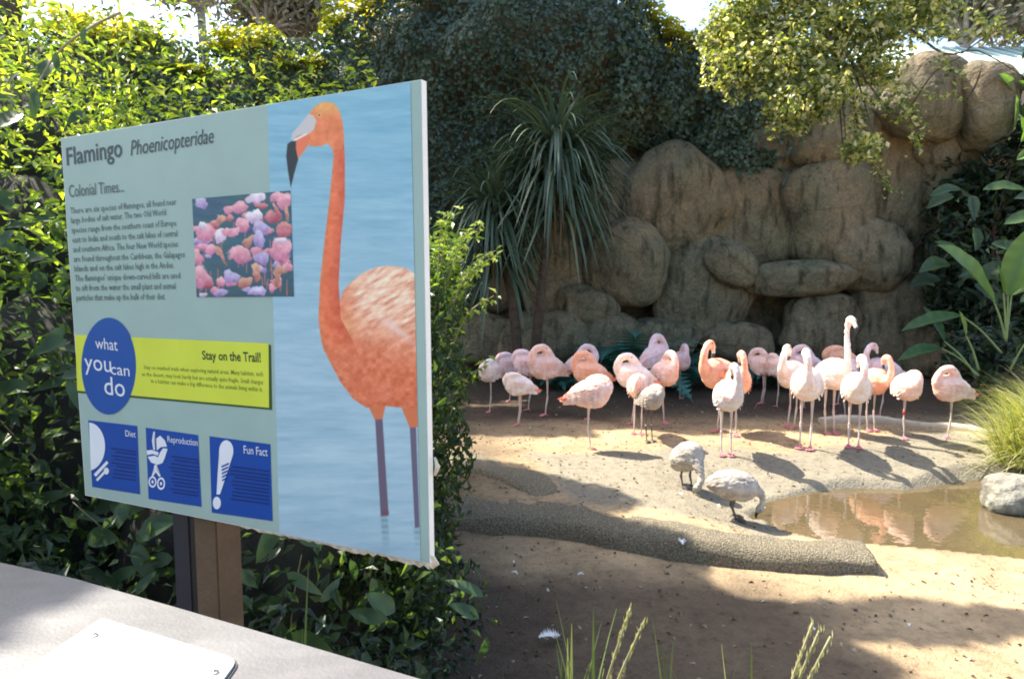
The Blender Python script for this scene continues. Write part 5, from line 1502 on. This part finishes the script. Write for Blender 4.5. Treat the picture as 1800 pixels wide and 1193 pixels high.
# torn lower edge: exposed foam core
bm = bmesh.new()
random.seed(3)
k = 46; rows_ = []
for i in range(k):
    t = i / (k - 1); p = BL_.lerp(BR, .52 + .475 * t)
    d = (.003 + .010 * random.random() * (1.2 if t > .5 else .6)) * (1.6 if t > .9 else 1)
    rows_.append([bm.verts.new(p - sn_ * .001 + Vector((0, 0, .001)) - sbase), bm.verts.new(p - sn_ * .004 - Vector((0, 0, d)) - sbase), bm.verts.new(p - sn_ * (.012 + random.random() * .012) - Vector((0, 0, d * .6)) - sbase), bm.verts.new(p - sn_ * .017 + Vector((0, 0, .001)) - sbase)])
for a, b in zip(rows_, rows_[1:]):
    for j in range(3): bm.faces.new((a[j], a[j + 1], b[j + 1], b[j]))
    bm.faces.new((a[3], a[0], b[0], b[3]))
pe = BR - sbase
v = [bm.verts.new(pe + Vector(q)) for q in ((0, 0, .02), (.02, .01, -.006), (.004, .012, -.018), (-.006, .004, -.004), (.006, .02, .012))]
for t_ in ((0, 1, 2), (0, 2, 3), (0, 4, 1), (1, 4, 2)): bm.faces.new([v[i] for i in t_])
bm_obj('torn_edge', bm, M['foam'], sign)
v = None
bm = bmesh.new()
pe = onsign(759, 822) - sn_ * .012 - sbase
loft(bm, [pe + Vector((0, 0, .02)), pe + Vector((.006, .002, 0)), pe - Vector((0, 0, .02))], [.003, .006, .003], 6)
bm_obj('torn_edge', bm, M['foam'], sign, True)
# post, plus a dark box painting its shaded side
ud = U.normalized()
for (pa, hid) in ((388, False), (640, True)):
    if hid: continue
    w = .085; c = onsign(pa - 42, 900) - sn_ * (THK + .004 + w / 2)
    bm = bmesh.new(); box_bm(bm, -w / 2, w / 2, -w / 2, w / 2, 0, c.z + .55 + .15, .004)
    o = bm_obj('post', bm, M['wood'], sign); o.location = (c.x - sbase.x, c.y - sbase.y, 0); o.rotation_euler = (0, 0, math.atan2(ud.y, ud.x))
w = .07; c = onsign(278, 900) - sn_ * (THK + .05 + w / 2)  # dark box standing in for the shaded side of the wooden post
bm = bmesh.new(); box_bm(bm, -w / 2, w / 2, -w / 2, w / 2, 0, c.z + .5 + .15, .004)
o = bm_obj('post_shaded_side', bm, simple('post_shade', (.02, .024, .034), (.014, .017, .024), 8, .6, 40, .1), sign); o.location = (c.x - sbase.x, c.y - sbase.y, 0); o.rotation_euler = (0, 0, math.atan2(ud.y, ud.x))
bm = bmesh.new()
c0 = onsign(200, 560) - sn_ * (THK + .012) - sbase; c1 = onsign(680, 560) - sn_ * (THK + .012) - sbase
loft(bm, [c0, c1], [.009, .009], 4); bm_obj('back_rail', bm, M['wood'], sign)

# ------------------------------------------------------------ rail with plate in the left foreground
ZR = 1.30
ra, rb_ = atz(-60, 974, ZR), atz(0, 988, ZR)
back_px = [(-260, 935), (-100, 963), (0, 988), (130, 1016), (300, 1064), (520, 1128), (740, 1193), (900, 1240)]
bpts = [atz(a, b, ZR) for a, b in back_px]
dr = (bpts[-1] - bpts[2]).normalized(); nr = Vector((dr.y, -dr.x, 0))
if nr.y > 0: nr = -nr
rail = empty('railing_counter', (bpts[4].x, bpts[4].y - .2, -.15), label='broad pale metal counter rail across the lower left foreground', category='railing')
ro = rail.location.copy()
bm = bmesh.new(); top_, bot_ = [], []
WD = .62
for p in bpts: top_.append([bm.verts.new(p - ro), bm.verts.new(p + nr * WD - ro)]); bot_.append([bm.verts.new(p - Vector((0, 0, .045)) - ro), bm.verts.new(p + nr * WD - Vector((0, 0, .045)) - ro)])
for i in range(len(bpts) - 1):
    bm.faces.new((top_[i][0], top_[i + 1][0], top_[i + 1][1], top_[i][1])); bm.faces.new((bot_[i][0], bot_[i][1], bot_[i + 1][1], bot_[i + 1][0]))
    bm.faces.new((top_[i][0], bot_[i][0], bot_[i + 1][0], top_[i + 1][0])); bm.faces.new((top_[i][1], top_[i + 1][1], bot_[i + 1][1], bot_[i][1]))
for i in (0, -1): bm.faces.new((top_[i][0], top_[i][1], bot_[i][1], bot_[i][0]))
bm_obj('counter_top', bm, M['metal'], rail)
for i in (1, 7):
    bm = bmesh.new(); c = bpts[i] + nr * .3 - ro; box_bm(bm, c.x - .05, c.x + .05, c.y - .05, c.y + .05, 0, ZR + .15 - .047, .005)
    bm_obj('support_post', bm, M['wood'], rail)
pa_, pb_, pc_, pd_ = atz(180, 1092, ZR), atz(418, 1165, ZR), atz(300, 1330, ZR), atz(-40, 1237, ZR)
def plate_pts(sc, z):
    cen = (pa_ + pb_ + pc_ + pd_) / 4; q = []
    cs = [cen + (p - cen) * sc for p in (pa_, pb_, pc_, pd_)]
    for i in range(4):
        p, pr, nx_2 = cs[i], cs[i - 1], cs[(i + 1) % 4]
        r_ = .004 if i == 0 else .018
        for t in np.linspace(0, 1, 6):
            a = p + (pr - p).normalized() * r_; b = p + (nx_2 - p).normalized() * r_
            q.append(a.lerp(p, t).lerp(p.lerp(b, t), t) + Vector((0, 0, z)) - ro)
    return q
for nm, sc, z0, z1, mt in (('plate_gasket', 1.03, .0008, .002, M['edgeline']), ('metal_plate', 1.0, .002, .006, M['plate'])):
    bm = bmesh.new()
    lo = [bm.verts.new(p) for p in plate_pts(sc, z0)]; hi = [bm.verts.new(p) for p in plate_pts(sc, z1)]
    bm.faces.new(hi); bm.faces.new(lo[::-1])
    for i in range(len(lo)): bm.faces.new((lo[i], lo[(i + 1) % len(lo)], hi[(i + 1) % len(lo)], hi[i]))
    bm_obj(nm, bm, mt, rail)
for (a, b) in ((166, 1117), (378, 1182)):
    p = atz(a, b, ZR + .006) - ro
    bm = bmesh.new()
    loft(bm, [p, p + Vector((0, 0, .0022)), p + Vector((0, 0, .003))], [.0062, .0055, .003], 16, up=Vector((0, 1, 0)))
    o = bm_obj('screw', bm, M['screw'], rail, False)
    bm = bmesh.new(); box_bm(bm, p.x - .004, p.x + .004, p.y - .0006, p.y + .0006, p.z + .0029, p.z + .0033); box_bm(bm, p.x - .0006, p.x + .0006, p.y - .004, p.y + .004, p.z + .0034, p.z + .0038)
    bm_obj('screw_slot', bm, M['edgeline'], o)
